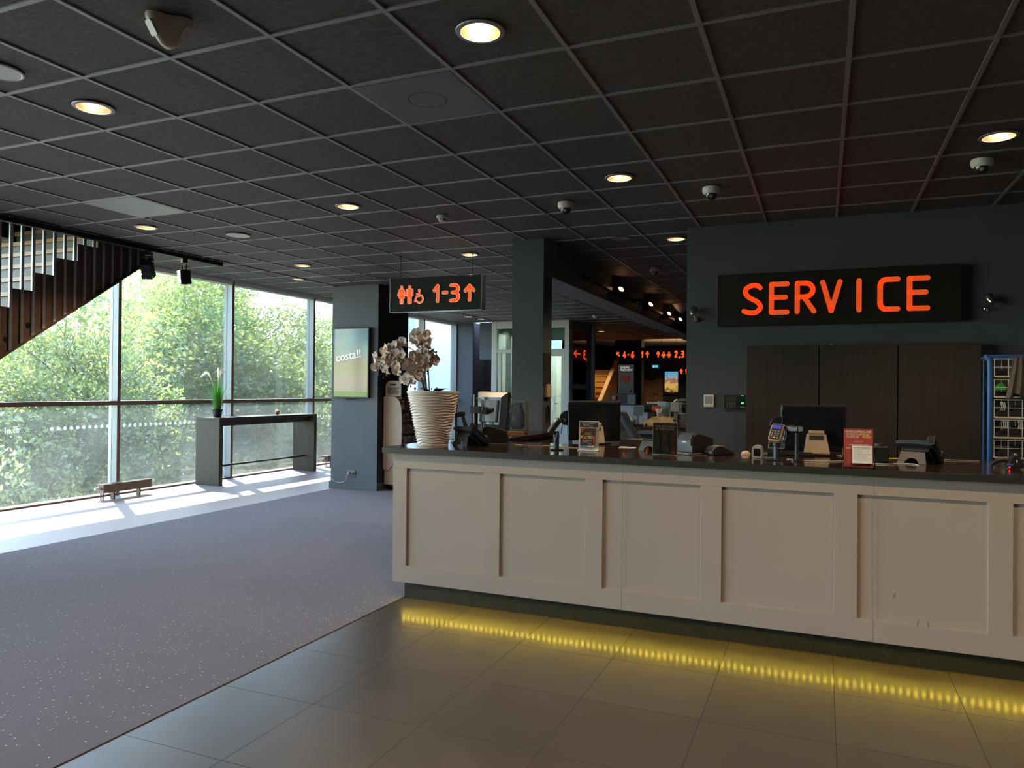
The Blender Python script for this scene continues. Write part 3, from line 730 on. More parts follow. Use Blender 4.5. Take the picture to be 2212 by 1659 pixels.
# lighting track along the ceiling edge, two heads
t=thing('light_track','black lighting track along the ceiling edge above the staircase','light track',(-7.05,4.0,CEIL))
MB().box(-7.085,-7.02,.2,7.21,CEIL-.052,CEIL-.001).build('rail',M_BLACKM,t,local=False,bevel=.003)
def track_head(label,loc,rz,tilt):
    t=thing('track_spotlight',label,'spotlight',loc,rz,'black track spotlights by the staircase')
    MB().box(-.03,.03,-.03,.03,-.05,0).build('adapter',M_BLACK,t,bevel=.003)
    MB().tube([(-.062,0,-.20),(-.062,0,-.075),(.062,0,-.075),(.062,0,-.20)],.005,8).build('yoke',M_BLACKM,t)
    mx=Matrix.Translation((0,0,-.19))@Matrix.Rotation(tilt,4,'X')
    h=MB().prism(rrect(-.055,.055,-.06,.06,.012),-.05,.07,mx=mx); h.build('head',M_BLACK,t,bevel=.002)
    f=MB()
    for k in range(5): f.box(-.058,.058,-.045+k*.02,-.038+k*.02,-.063,.063,mx=mx)
    f.build('cooling_fins',M_BLACKM,t)
    b2=MB(); 
    for s in (-1,1): b2.box(-.055,.055,.07,.115,s*.06-.002,s*.06+.002,mx=mx); b2.box(s*.058-.002,s*.058+.002,.07,.11,-.058,.058,mx=mx)
    b2.build('barn_door',M_BLACKM,t)
    c=MB().tube([(-.01+.045*math.cos(a*PI/8),.02,-.10+.04*math.sin(a*PI/8)) for a in range(16)],.004,6,closed=True); c.build('cable_loop',M_BCABLE,t)
    return t
h0=track_head('black track spotlight hanging against the staircase end',(-7.05,6.10,CEIL-.05),.5,-1.1)
track_head('black track spotlight hanging free before the window, right of its twin',(-7.05,6.62,CEIL-.05),-.4,-1.5)
# lighting track on the beam
t=thing('light_track','thin black lighting track along the side of the long beam','light track',(-2.66,12,2.95))
MB().box(-2.69,-2.655,8.55,16.6,2.925,2.965).build('rail',M_BLACKM,t,local=False)
first2=None
for i,(y,l) in enumerate(((10.0,'lit black beam spotlight nearest the column'),(11.9,'second lit black beam spotlight from the column'),(13.45,'third lit black beam spotlight from the column'),(14.6,'farthest lit black beam spotlight, beside the service wall edge'))):
    if first2 is None:
        tt=thing('track_spotlight',l,'spotlight',(-2.60,y,2.945),.0,'lit track spotlights on the beam')
        mx=Matrix.Rotation(.9,4,'Z')@Matrix.Rotation(1.05,4,'X')
        MB().box(-.05,.01,-.03,.03,-.02,.03).build('adapter',M_BLACK,tt)
        m=MB(); m.lathe([(.03,-.11),(.04,-.10),(.045,.03),(.048,.04),(.042,.04)],20,mx=mx,cap=False); m.build('head',M_BLACK,tt,smooth=True)
        m=MB(); m.lathe([(0,.036),(.041,.036)],20,mx=mx,cap=False); m.build('lit_lens',mat('lit_spot_lens',(1,.7,.4),.3,emit=(1,.45,.18),es=9),tt)
        first2=tt
    else: copy_thing(first2,(-2.60,y,2.945),None,l)
t=thing('track_spotlight','unlit black beam spotlight between first and second lit ones','spotlight',(-2.60,11.2,2.945))
m=MB(); m.lathe([(.03,-.08),(.045,-.07),(.05,.08),(.044,.08)],20,mx=Matrix.Translation((.03,0,-.06))@Matrix.Rotation(-2.6,4,'X'),cap=False); m.build('head',M_BLACK,t,smooth=True)
MB().box(-.05,.02,-.03,.03,-.02,.03).build('adapter',M_BLACK,t)

# chrome clip spotlights at both ends of the service sign
def clipspot(label,x,z,rz):
    t=thing('wall_spotlight',label,'spotlight',(x,7.25,z),rz,'chrome clip spotlights beside the service sign')
    MB().lathe([(.026,0),(.026,.02),(.02,.028),(0,.03)],20,mx=Matrix.Translation((0,0,-.045))@Matrix.Rotation(PI/2,4,'X')).build('base',M_CHROME,t,smooth=True)
    MB().tube([(0,-.025,-.045),(.01,-.06,-.055),(.0,-.075,-.03),(-.01,-.07,.0)],.006,8).build('arm',M_CHROME,t,smooth=True)
    MB().lathe([(.018,-.05),(.022,-.045),(.036,.03),(.034,.035),(.02,.02)],20,mx=Matrix.Translation((-.012,-.075,.03))@Matrix.Rotation(-.7,4,'X')).build('head',mat('dark_chrome',(0.3,.3,.29),.25,metal=.9),t,smooth=True)
    MB().box(-.07,-.005,-.095,-.09,.035,.040).build('shade_flap',M_CHROME,t)
    return t
c0=clipspot('small chrome spotlight at the left edge of the service wall',-1.13,2.30,0)
copy_thing(c0,(1.245,7.25,2.325),.5,'small chrome spotlight right of the service sign')

# ------------------------------------------------------------------ cabinets and wall devices on the service wall
cx=[-.653,-.032,.589,1.205]
for i,l in enumerate(('tall dark brown cupboard nearest the time clock','middle tall dark brown cupboard under the service sign','tall dark brown cupboard nearest the blue wire rack')):
    t=thing('tall_cupboard',l,'cupboard',((cx[i]+cx[i+1])/2,7.2,0),0,'tall dark brown cupboards')
    MB().box(cx[i]+.002,cx[i+1]-.002,7.13,7.249,0,1.986).build('body',M_CAB,t,local=False)
    MB().box(cx[i]+(.006 if i else .0),cx[i+1]-.004,7.11,7.13,.08,1.99).build('door',M_CAB,t,local=False,bevel=.002)
    if i==1:
        MB().box(.05,.07,7.108,7.125,1.99,1.9965).build('top_clip',M_SILVER,t,local=False)
t=thing('wall_thermostat','small white framed wall display left of the black time clock','thermostat',(-1.002,7.25,1.477))
MB().box(-.047,.047,-.022,0,-.06,.06).build('frame',M_WHITEP,t,bevel=.004)
MB().box(-.034,.034,-.0235,-.02,-.028,.042).build('screen',M_LABELB,t)
t=thing('time_clock','black fingerprint time clock with green lights on service wall','time clock',(-.758,7.25,1.475))
MB().prism(rrect(-.108,.108,-.064,.064,.012),-.045,0).build('body',M_BLACK,t,bevel=.004)
MB().box(-.088,.008,-.0465,-.044,-.002,.048).build('screen',mat('dark_lcd',(0.05,.058,.06),.2),t)
for r in range(4):
    for c in range(4):
        MB().box(-.078+c*.023,-.066+c*.023,-.0475,-.044,-.052+r*.0125-.003,-.0455+r*.0125-.003).build('key',M_GREYP,t)
MB().box(.048,.086,-.05,-.044,-.035,.0).build('finger_reader',M_GLOSSB,t,bevel=.002)
MB().box(.055,.078,-.0512,-.0495,-.022,-.010).build('green_light',mat('green_led',(0,.6,.1),.3,emit=(.05,1,.25),es=2.2),t)
MB().box(.056,.063,-.0462,-.044,.052,.056).box(.068,.076,-.0462,-.044,.052,.056).build('green_light',mat('green_led',(0,.6,.1)),t)
MB().box(.045,.088,-.0462,-.044,-.056,-.048).build('nameplate',M_SILVER,t)

# devices on the column's right side
t=thing('wall_panel','narrow dark flat panel fixed to the right side of the column','panel',(-2.69,7.3,1.79))
MB().box(-2.69,-2.672,7.23,7.42,1.632,1.952).build('plate',M_CAB,t,local=False,bevel=.003)
MB().cyl((-2.672,7.33,1.935),(-2.655,7.33,1.93),.014,.01,12).build('clip',M_CHROME,t,local=False)
t=thing('wall_intercom','beige intercom box under the dark panel on the column','intercom',(-2.69,7.33,1.556))
MB().box(-2.69,-2.655,7.265,7.40,1.488,1.625).build('housing',mat('beige_plastic',(0.55,.42,.29),.45,var=.04),t,local=False,bevel=.006)
MB().box(-2.656,-2.652,7.345,7.375,1.58,1.60).build('button',M_WHITEP,t,local=False)
t=thing('hanging_tool','black tool hanging on the right side of the column near the ledge','tool',(-2.68,7.35,1.33))
MB().tube([(-2.67,7.32,1.40),(-2.665,7.34,1.34),(-2.665,7.33,1.27),(-2.668,7.31,1.22)],[.010,.013,.012,.006],8).tube([(-2.667,7.36,1.385),(-2.663,7.35,1.30),(-2.668,7.37,1.21)],[.008,.009,.004],8).build('handle',M_BLACK,t,local=False,smooth=True)

# ------------------------------------------------------------------ planter and orchids
VX,VY=-2.768,5.02
t=thing('planter_pot','tall cream planter with rippled horizontal waves on the counter end','planter',(VX,VY,CT))
m=MB(); rows=150; n=120; hh=.412; vs=[]; fs=[]
for i in range(rows+1):
    f=i/rows; z=f*hh; r=.118+(.203-.118)*f**.92
    for k in range(n):
        a=2*PI*k/n
        amp=.0075*min(1,f*14)*min(1,max(0,(.965-f)*22))
        w=math.sin(f*PI*20+1.0*math.sin(2*a+.6+f*3)+.8*math.sin(5*a+f*11)+.3*math.sin(8*a-f*15))
        w=(1-abs(w))**1.4*2-1
        rr=r-amp*(.5-.8*w)
        vs.append((rr*math.cos(a),rr*math.sin(a),z))
for i in range(rows):
    for k in range(n):
        k2=(k+1)%n; fs.append((i*n+k,i*n+k2,(i+1)*n+k2,(i+1)*n+k))
m.add(vs,fs); m.lathe([(.2,hh),(.196,hh+.002),(.19,hh-.01),(.185,hh-.06),(0,hh-.06)],80,cap=False); m.lathe([(0,0),(.118,0)],60,cap=False)
m.build('pot',M_POT,t,smooth=True)
m=MB(); m.lathe([(0,hh-.055),(.186,hh-.05)],40,cap=False); m.build('soil',M_BARK,t)

o=thing('orchid_plant','white orchid with two drooping flower sprays in the cream rippled planter','orchid',(VX,VY,CT+.36))
ob=Vector((VX,VY,CT+.36))
def wp(x,z,dy=0): return (x,VY+dy,z)
stems=[[(-2.83,1.5),(-2.882,1.664),(-2.926,1.752),(-2.97,1.80)],[(-2.816,1.5),(-2.847,1.714),(-2.87,1.828),(-2.871,1.96)],[(-2.798,1.5),(-2.825,1.714),(-2.833,1.86)],
       [(-2.823,1.5),(-2.868,1.664),(-2.913,1.834),(-2.986,1.889),(-3.06,1.895),(-3.14,1.842),(-3.221,1.753),(-3.24,1.66)],[(-2.85,1.76),(-2.80,1.86),(-2.76,1.84),(-2.745,1.79)],
       [(-2.90,1.75),(-2.98,1.82),(-3.05,1.83),(-3.12,1.80)],[(-2.82,1.5),(-2.826,1.6),(-2.815,1.73)],[(-2.88,1.66),(-2.945,1.63),(-2.955,1.56)]]
for i,s in enumerate(stems):
    dy=[-.01,.0,.03,-.03,.02,.05,-.03,-.05][i]
    pts=[(x-VX,dy*(j/(len(s)-1))*1.5,z-CT-.36) for j,(x,z) in enumerate(s)]
    MB().tube(smooth_path(pts,5),[.0042]*(5*(len(pts)-1)+1),7).build('stem',M_STEM,o,smooth=True)
# one flower: three sepals, two wide petals, lip
def petal(mb,ang,ln,wd,cup,lift):
    vs=[];fs=[];nu,nv=7,5
    for i in range(nu+1):
        u=i/nu; w=wd*math.sin(PI*min(1,u*.93+.05))**.65
        for j in range(nv):
            v=(j/(nv-1)-.5)*2
            x=u*ln; y=v*w; z=lift*u*u*ln+cup*(v*v)*w
            c,s=math.cos(ang),math.sin(ang)
            vs.append((x*c-y*s,-z,x*s+y*c))
    for i in range(nu):
        for j in range(nv-1): fs.append((i*nv+j,i*nv+j+1,(i+1)*nv+j+1,(i+1)*nv+j))
    mb.add(vs,fs)
fm=MB()
for a in (90,215,325): petal(fm,math.radians(a),.040,.015,.35,-.25)
for a in (15,165): petal(fm,math.radians(a),.044,.026,.45,.15)
fp=fm.build('flower',M_PETAL,o,smooth=True)
lm=MB(); petal(lm,math.radians(270),.020,.010,.9,.6); lm.ball((0,-.010,0),.0065,8,6)
lp=lm.build('lip',M_LIP,fp,smooth=True)
FA=[(-3.03,1.924),(-3.096,1.893),(-3.163,1.881),(-3.196,1.843),(-3.245,1.812),(-3.27,1.738),(-3.143,1.804),(-3.117,1.753),(-3.18,1.715),(-3.101,1.702),(-3.05,1.734),(-3.037,1.835),(-3.081,1.861),(-3.219,1.866),(-3.163,1.837),(-3.043,1.778),(-3.188,1.798),(-3.126,1.855),(-3.235,1.77),(-3.075,1.80),(-3.15,1.765)]
FB=[(-2.879,1.997),(-2.932,1.967),(-2.864,1.953),(-2.828,1.978),(-2.781,1.924),(-2.87,1.909),(-2.835,1.896),(-2.914,1.938),(-2.821,1.934),(-2.895,1.925),(-2.85,1.99)]
FC=[(-2.87,1.84),(-2.834,1.846),(-2.956,1.822),(-2.912,1.79),(-2.869,1.796),(-2.802,1.833),(-2.826,1.796),(-2.801,1.789),(-2.97,1.778),(-2.919,1.727),(-2.868,1.74),(-2.977,1.727),(-2.969,1.689),(-2.904,1.67),(-2.932,1.664),(-2.94,1.70),(-2.885,1.765),(-2.845,1.755)]
FD=[(-3.02,1.642),(-2.954,1.626),(-2.985,1.64)]
ff=True
for grp,yr in ((FA,.06),(FB,.05),(FC,.05),(FD,.03)):
    for x,z in grp:
        if ff: f,ff=fp,False
        else: f=dup(fp,o)
        s=R.uniform(1.12,1.45)
        f.location=(x-VX,R.uniform(-yr,yr),z-CT-.36); f.scale=(s,s,s)
        f.rotation_euler=(R.uniform(-.55,.45),R.uniform(-.5,.5),R.uniform(-1.0,.9))
bm_=MB(); bm_.ball((0,0,0),.0085,10,8,(.85,.85,1.15))
bp0=bm_.build('bud',M_BUD,o,smooth=True); ff=True
for x,z in [(-2.738,1.848),(-2.769,1.805),(-2.728,1.801),(-2.751,1.78),(-2.822,1.727),(-2.825,1.702),(-2.818,1.683),(-2.932,1.607),(-2.968,1.582),(-2.935,1.566),(-3.236,1.696),(-3.22,1.651),(-3.198,1.67),(-3.175,1.676),(-2.86,1.57),(-2.775,1.565),(-2.745,1.57)]:
    f=bp0 if ff else dup(bp0,o); ff=False
    s=R.uniform(.6,1.15); f.location=(x-VX,R.uniform(-.02,.02),z-CT-.36); f.scale=(s,s,s)
for k in range(7):
    a=R.uniform(0,6.28); m=MB(); 
    pts=[(math.cos(a)*r_,math.sin(a)*r_,z_) for r_,z_ in ((.01,0),(.05,.05),(.10,.075),(.14,.07))]
    for i in range(3):
        w0,w1=[.01,.022,.02,.002][i],[.01,.022,.02,.002][i+1]
        px_,py_=-math.sin(a),math.cos(a)
        p,q=pts[i],pts[i+1]
        m.quad((p[0]+px_*w0,p[1]+py_*w0,p[2]),(p[0]-px_*w0,p[1]-py_*w0,p[2]),(q[0]-px_*w1,q[1]-py_*w1,q[2]),(q[0]+px_*w1,q[1]+py_*w1,q[2]))
    m.build('leaf',M_STEM,o,smooth=True)

# ------------------------------------------------------------------ things on the counter
Z=CT+.0005
# monitor on a black post
t=thing('monitor_post','black monitor post with cross clamp at the counter end beside the planter','monitor stand',(-2.62,5.50,CT))
MB().box(-.07,.05,-.05,.05,0,.008).build('foot_plate',M_BLACKM,t,bevel=.002)
MB().cyl((-.015,0,.008),(-.015,0,.388),.0195,n=20).build('post',M_BLACK,t,smooth=True)
MB().box(-.06,.045,-.03,.03,.235,.29).box(.045,.10,-.022,.022,.24,.285).build('clamp',M_BLACK,t,bevel=.004)
MB().cyl((.10,0,.262),(.145,0,.262),.02,n=14).build('joint',M_BLACK,t,smooth=True)
MB().tube(smooth_path([(0,-.02,.36),(.05,-.04,.35),(.07,-.045,.30),(.06,-.05,.22),(.07,-.05,.1)],6),.004,6).tube(smooth_path([(.0,-.02,.35),(.04,-.035,.335),(.058,-.04,.29),(.085,-.05,.2),(.09,-.05,.05)],6),.003,6).build('cable',M_BCABLE,t,smooth=True)
t=thing('flat_monitor','flat monitor seen from behind, silver back cover on a black post','monitor',(-2.515,5.55,CT+.09),math.radians(-16))
mx=Matrix.Translation((0,0,.16))@Matrix.Rotation(-.12,4,'X')
MB().prism(rrect(-.165,.165,-.16,.165,.01),.0,.035,mx=mx).build('screen_frame',M_BLACK,t,bevel=.004)
MB().add([(-.16,0,-.155),(.16,0,-.155),(.16,0,.16),(-.16,0,.16),(-.115,-.028,-.11),(.115,-.028,-.11),(.115,-.028,.115),(-.115,-.028,.115)],[(0,1,5,4),(1,2,6,5),(2,3,7,6),(3,0,4,7),(4,5,6,7)],mx=mx).build('back_cover',mat('steel_blue_plastic',(0.085,.10,.12),.3,metal=.2,var=.05),t)
MB().box(-.09,.09,-.045,-.028,-.09,.09,mx=mx).build('connector_box',M_GREYP,t,bevel=.004)
MB().ball((-.01,-.048,.0),.045,16,10,(1,.5,.7),mx=mx).build('mount_ball',M_BLACK,t,smooth=True)
m=MB()
for i,x in enumerate((-.06,-.03,.02,.05)): m.tube(smooth_path([mx@Vector((x,-.03,-.09)),(x-.004,-.06,.03),(x+.01,-.05,-.03),(x+.03,-.03,-.085)],5),.003,6)
m.build('cable',M_CABLE,t,smooth=True)

def gooseneck(label,loc,rz,h,tilt,group=None):
    t=thing('scanner_stand',label,'barcode scanner',loc,rz,group)
    MB().lathe([(.045,0),(.045,.006),(.014,.012)],24).build('foot',M_BLACK,t,smooth=True)
    MB().cyl((0,0,.01),(0,0,h-.045),.011,.0115,14).lathe([(.0075,h-.05),(.012,h-.04),(.012,h-.028),(.007,h-.02)],14).build('pole',M_BLUEBLK,t,smooth=True)
    mx=Matrix.Translation((.028,0,h+.0))@Matrix.Rotation(tilt,4,'Y')
    MB().prism([(-.055,-.004),(-.045,-.018),(.0,-.018),(.035,-.012),(.05,.0),(.045,.02),(.02,.026),(-.03,.016),(-.05,.022)],-.026,.026,mx=mx).build('scanner_head',M_BLACK,t,bevel=.006)
    MB().tube([mx@Vector((.03,0,-.01)),mx@Vector((.035,0,-.05)),mx@Vector((.05,0,-.10))],[.016,.017,.02],10).build('handle',M_BLACK,t,smooth=True)
    MB().box(-.058,-.054,-.02,.02,-.014,.014,mx=mx).build('window',M_LABELB,t)
    return t
gooseneck('black hand scanner on a gooseneck stand right beside the planter',(-2.70,5.27,Z),.1,.225,-.1,'hand scanners on slim stands')
gooseneck('black hand scanner on a slim pole between red keyed terminal and bronze footed till',(-.150,4.965,Z),2.6,.20,.05,'hand scanners on slim stands')

def desk_phone(label,loc,rz,footmat=None,hand=True):
    t=thing('desk_phone',label,'phone',loc,rz,'desk phones seen from behind')
    # foot plate leaning back, with a cable arch
    arch=[( -.085,0),(-.04,0)]+[(-.04*math.cos(PI*k/10),.038*math.sin(PI*k/10)) for k in range(1,10)]+[(.04,0),(.085,0),(.062,.108),(-.062,.108)]
    mx=Matrix.Rotation(-.35,4,'X')
    MB().prism(arch,0,.012,mx=mx).build('foot',footmat or M_BLUEBLK,t,bevel=.002)
    # console slab, highest at the back
    mx2=Matrix.Translation((.012,.045,.116))@Matrix.Rotation(-.62,4,'X')
    prof=[(-.115,.0),(-.10,.013),(0,.020),(.10,.013),(.115,.0),(.10,-.016),(0,-.010),(-.10,-.016)]
    MB().prism(prof,-.03,.19,mx=mx2).build('console',M_BLUEBLK,t,bevel=.004)
    m=MB(); m.box(-.08,.08,0,.15,-.045,-.012,mx=mx2); m.build('body',M_BLACK,t,bevel=.008)
    if hand:
        m=MB(); m.prism(rrect(.066,.112,.002,.05,.012),-.035,.02,mx=mx2); m.prism(rrect(.070,.106,.012,.036,.01),.02,.13,mx=mx2); m.prism(rrect(.066,.112,.002,.05,.012),.13,.185,mx=mx2)
        m.build('handset',M_BLACK,t,bevel=.006)
    return t
desk_phone('blue black desk phone seen from behind, between planter and receipt printer',(-2.545,5.03,Z),-.42)
desk_phone('desk phone partly hidden behind the clear card holder on counter middle',(-1.15,5.27,Z),-.3,M_GREYP,False)
desk_phone('desk phone with warm lit foot standing alone near the counter right end',(.50,5.13,Z),-.42,mat('warm_lit_grey',(0.19,.15,.13),.45,var=.05))  # grey foot tinted with the warm lamp light falling on it

def receipt_printer(label,loc,rz,col):
    t=thing('receipt_printer',label,'printer',loc,rz,'black receipt printers')
    side=[(-.10,.012),(-.10,.055),(-.098,.10),(-.085,.128),(-.06,.142),(-.03,.14),(.10,.105),(.105,.02),(.1,.012)]
    MB().prism(side,-.072,.072,plane='yz').build('housing',col,t,bevel=.004)
    MB().prism([(-.103,.06),(-.1035,.095),(-.09,.125),(-.065,.141),(-.064,.145),(-.092,.13),(-.107,.097),(-.107,.06)],-.062,.062,plane='yz').build('cover',M_BLUEBLK,t)
    MB().box(-.07,.07,-.13,.1,0,.012).build('base',M_GREYP,t,bevel=.003)
    MB().box(-.02,.02,-.1085,-.106,.08,.088).build('badge',M_SILVER,t)
    return t
receipt_printer('black receipt printer left of the glass box lamp',(-2.385,5.32,Z),-1.15,M_BLACK)
receipt_printer('black receipt printer right of the clear card holder',(-.815,5.235,Z),-.62,M_BLACK)

# card terminals on poles
def card_terminal(label,loc,rz,colored,back=False):
    t=thing('card_terminal',label,'card terminal',loc,rz,'card terminals on poles')
    MB().box(-.055,.055,-.045,.045,0,.008).build('foot_plate',M_BLACKM,t,bevel=.002)
    MB().cyl((0,0,.008),(0,0,.135),.0205,.0205,20).lathe([(.0215,.09),(.0235,.094),(.0235,.102),(.0215,.106)],20).build('pole',M_BLUEBLK,t,smooth=True)
    mx=Matrix.Translation((0,-.012,.172))@Matrix.Rotation(-.62,4,'X')@Matrix.Rotation(.10,4,'Y')@Matrix.Scale(.90,4)
    outline=[(-.036,-.072),(.036,-.072),(.043,-.05),(.043,.045),(.034,.07),(-.034,.07),(-.043,.045),(-.043,-.05)]
    MB().prism(outline,-.018,.018,mx=mx).build('housing',M_BLACK if back else M_TAN,t,bevel=.006)
    if back:
        MB().box(-.036,.036,-.021,-.016,-.062,.062,mx=mx).build('front_plate',M_SILVER,t)
    MB().box(-.034,.034,-.021,-.017,-.06,.062,mx=mx).build('face',M_BLACK,t)
    MB().box(-.029,.029,-.0225,-.020,.026,.054,mx=mx).build('screen',mat('blue_screen',(0.05,.05,.3),.2,emit=(.10,.10,.55),es=.45) if colored else M_LABELB,t)
    for r in range(4):
        for c in range(3):
            mm=M_GREYP
            if r==0: mm=(mat('red_key',(0.5,.03,.02)),mat('yellow_key',(0.75,.5,.05)),mat('green_key',(0.1,.35,.06)))[c] if colored else M_GREYP
            MB().box(-.028+c*.02,-.013+c*.02,-.0245,-.020,-.056+r*.018,-.044+r*.018,mx=mx).build('key',mm,t,bevel=.001)
    MB().tube(smooth_path([(-.045,.0,.125),(-.047,-.01,.085),(-.04,-.012,.078),(.04,-.012,.078),(.047,-.01,.085),(.045,0,.125)],4),.0032,6).build('wire_bracket',M_GREYP,t,smooth=True)
    MB().tube(smooth_path([mx@Vector((.0,.0,.068)),mx@Vector((.012,.02,.09)),mx@Vector((.035,.035,.085)),mx@Vector((.045,.04,.04)),(.03,.03,.12)],5),.0032,6).build('cable_loop',M_BCABLE if back else M_SILVER,t,smooth=True)
    return t
card_terminal('card terminal on a pole turned sideways, beside the white gift card stand',(-1.765,5.03,Z),math.radians(-62),False,True)
card_terminal('card terminal on a pole with blue screen and red, yellow keys',(-.268,4.965,Z),math.radians(-8),True)

# gift card stand
t=thing('gift_card_stand','white stand holding colourful cinema gift cards on the counter','card stand',(-1.5425,5.09,Z),math.radians(7))
MB().box(-.076,.076,-.03,.045,0,.006).build('foot',M_WHITEP,t,bevel=.002)
mx=Matrix.Rotation(-.10,4,'X')
MB().prism(rrect(-.0725,.0725,.003,.212,.004),0,.004,mx=mx).build('back_plate',M_WHITEP,t)
MB().box(-.066,.066,-.0012,.0005,.166,.205,mx=mx).build('header_card',M_BRKPR,t)
def local_text(parent,name,mt,items,mx,y=-.0022):
    m=MB()
    for it in items:
        q=MB(); text(q,it[0],it[1],it[2],it[3],y,align=it[4] if len(it)>4 else 'CENTER',bold=it[5] if len(it)>5 else 0,squash=it[6] if len(it)>6 else 1); m.add(q.v,q.f,mx)
    return m.build(name,mt,parent)
local_text(t,'header_text',M_PAPERT,[('NATIONALE',.0165,-.004,.192),('BIOSC',.0165,-.018,.1775)],mx)
local_text(t,'header_price',M_YELPR,[('BON',.013,.018,.1685)],mx)
MB().box(.0,.028,-.0025,-.001,.176,.190,mx=mx).build('purple_block',mat('purple_print',(0.09,.06,.25),.6),t)
m=MB().box(-.058,.046,-.018,0,.022,.158,mx=mx); m.build('card_pack',M_BRKPR,t)
m=MB(); m.prism([(-.056,.157),(-.02,.157),(-.056,.125)],-.0195,-.018,mx=mx); m.build('red_corner',mat('red_print',(0.55,.05,.035),.6),t)
local_text(t,'card_text',M_YELPR,[('DE LEUKSTE',.009,-.004,.122,'CENTER'),('CADEAUKAART',.009,-.004,.1125,'CENTER')],mx,-.0198)
cols=[(0.75,.42,.06),(0.55,.5,.1),(0.65,.16,.04),(0.12,.3,.5),(0.7,.65,.55),(0.35,.1,.3)]
for i,(x0,x1,z0,z1) in enumerate(((-.056,-.02,.085,.106),(-.02,.02,.085,.106),(.02,.045,.045,.106),(-.056,.0,.024,.038),(.0,.045,.024,.038),(.02,.044,.092,.105))):
    MB().box(x0,x1,-.0197-.0004*i,-.018,z0,z1,mx=mx).build('colour_band',mat('card_colour_%d'%i,cols[i],.5),t)
m=MB(); m.stroke(arc(-.022,.084,.018,0,180,12),.008,-.0225,-.0195,mx=mx); m.build('rainbow_arc',mat('red_print',(0.55,.05,.035),.6),t)
MB().box(-.044,.034,-.0245,-.018,.036,.084,mx=mx).build('front_card',M_BRKPR,t)
local_text(t,'card_text',M_PAPERT,[('NATIONALE',.0125,-.006,.0685),('BIOSC',.0125,-.018,.0575)],mx,-.0252)
MB().box(-.002,.022,-.0256,-.0245,.054,.066,mx=mx).build('purple_block',mat('purple_print',(0.09,.06,.25)),t)
local_text(t,'card_price',M_YELPR,[('BON',.010,.012,.0445)],mx,-.0252)

# tills (all in one) from behind
def till(label,loc,rz,group='tills seen from behind'):
    t=thing('till',label,'till',loc,rz,group)
    mx=Matrix.Translation((0,0,.19))@Matrix.Rotation(.03,4,'X')
    back=[(-.20,-.165),(.185,-.165),(.2,-.15),(.205,.12),(.195,.138)]+[(.19-.39*k/8,.141+.006*math.sin(PI*k/8)) for k in range(0,9)]+[(-.205,.12)]
    MB().prism(back,-.055,.0,mx=mx).build('back_housing',M_GLOSSB,t,bevel=.012,seg=3)
    MB().prism(rrect(-.21,.215,-.17,.155,.012),.0,.05,mx=mx).build('screen_frame',M_BROWNF if False else M_BLACK,t,bevel=.01)
    MB().box(-.2145,-.209,.002,.048,-.12,.13,mx=mx).build('side_trim',M_SILVER,t)
    m=MB()
    for k in range(26): m.box(-.18,.18,-.0565,-.0545,-.10+k*.008,-.0975+k*.008,mx=mx)
    m.build('vent_slots',M_BLACK,t)
    MB().lathe([(.055,-.02),(.06,-.012),(.06,.012),(.055,.02)],32,mx=mx@Matrix.Translation((-.222,.02,.01))@Matrix.Rotation(PI/2,4,'X')).build('side_module',M_BLACK,t,smooth=True)
    # leaning stand
    mx2=Matrix.Translation((0.02,-.16,.012))@Matrix.Rotation(-.42,4,'X')
    MB().prism([(-.085,0),(.085,0),(.062,.15),(-.062,.15)],0,.035,mx=mx2).build('stand',M_TAN,t,bevel=.006)
    MB().box(-.046,.046,-.002,.004,.105,.135,mx=mx2).build('stand_slot',M_BLACK,t)
    MB().box(-.05,.05,-.006,.05,.148,.172,mx=mx2).build('hinge',M_TAN,t,bevel=.003)
    MB().prism(arc(.02,-.10,.13,0,360,30,.09)[:-1],0,.012,plane='xy').build('foot',M_GLOSSB,t,bevel=.003)
    return t
till('black till seen from behind, behind the white gift card stand',(-1.725,5.83,Z),.22)
till('black till seen from behind with a bronze leaning stand, before the brown cupboards',(-.065,5.60,Z),.06)
# tilted operator screen right of first till
t=thing('tilted_screen','grey tilted touch screen seen from the side, right of the first till','screen',(-1.38,6.0,Z),.5)
mx=Matrix.Translation((-.03,0,.02))@Matrix.Rotation(-.5,4,'Y')
MB().box(-.012,.012,-.13,.13,0,.27,mx=mx).build('panel',mat('dark_grey_screen',(0.075,.075,.07),.35),t,bevel=.004)
MB().box(-.10,.10,-.07,.07,0,.02).build('foot',M_BLACK,t,bevel=.003)

# clear acrylic card holder with printed sheet
t=thing('acrylic_sign_holder','clear upright card holder with dark printed sheet on counter middle','sign holder',(-.976,4.975,Z),math.radians(3))
mx=Matrix.Rotation(-.06,4,'X')
MB().box(-.082,.082,-.002,.0,.004,.222,mx=mx).box(-.082,.082,.003,.005,.004,.222,mx=mx).box(-.082,.082,-.03,.05,0,.003).build('acrylic',M_ACRYL,t)
MB().box(-.082,-.080,-.0022,.005,.004,.222,mx=mx).box(.080,.082,-.0022,.005,.004,.222,mx=mx).box(-.082,.082,-.0022,.005,.218,.222,mx=mx).box(-.082,.082,-.0025,.005,.003,.007,mx=mx).build('edges',M_SILVER,t)
MB().box(-.079,.079,.001,.002,.008,.216,mx=mx).build('sheet',mat('dark_sheet',(0.075,.065,.058),.5,var=.2,scale=18),t)
m=MB(); 
for s in (-1,1):
    m.stroke(smooth_path([(s*.042,.17),(s*.027,.12),(s*.030,.06),(s*.038,.02)],5),.014,.0003,.001,mx=mx)
m.build('dark_curve',M_BLKPR,t)
m=MB(); m.stroke(smooth_path([(.070,.16),(.058,.10),(.062,.04)],5),.016,.0004,.001,mx=mx); m.build('red_curve',mat('dull_red_print',(0.22,.06,.04),.6),t)
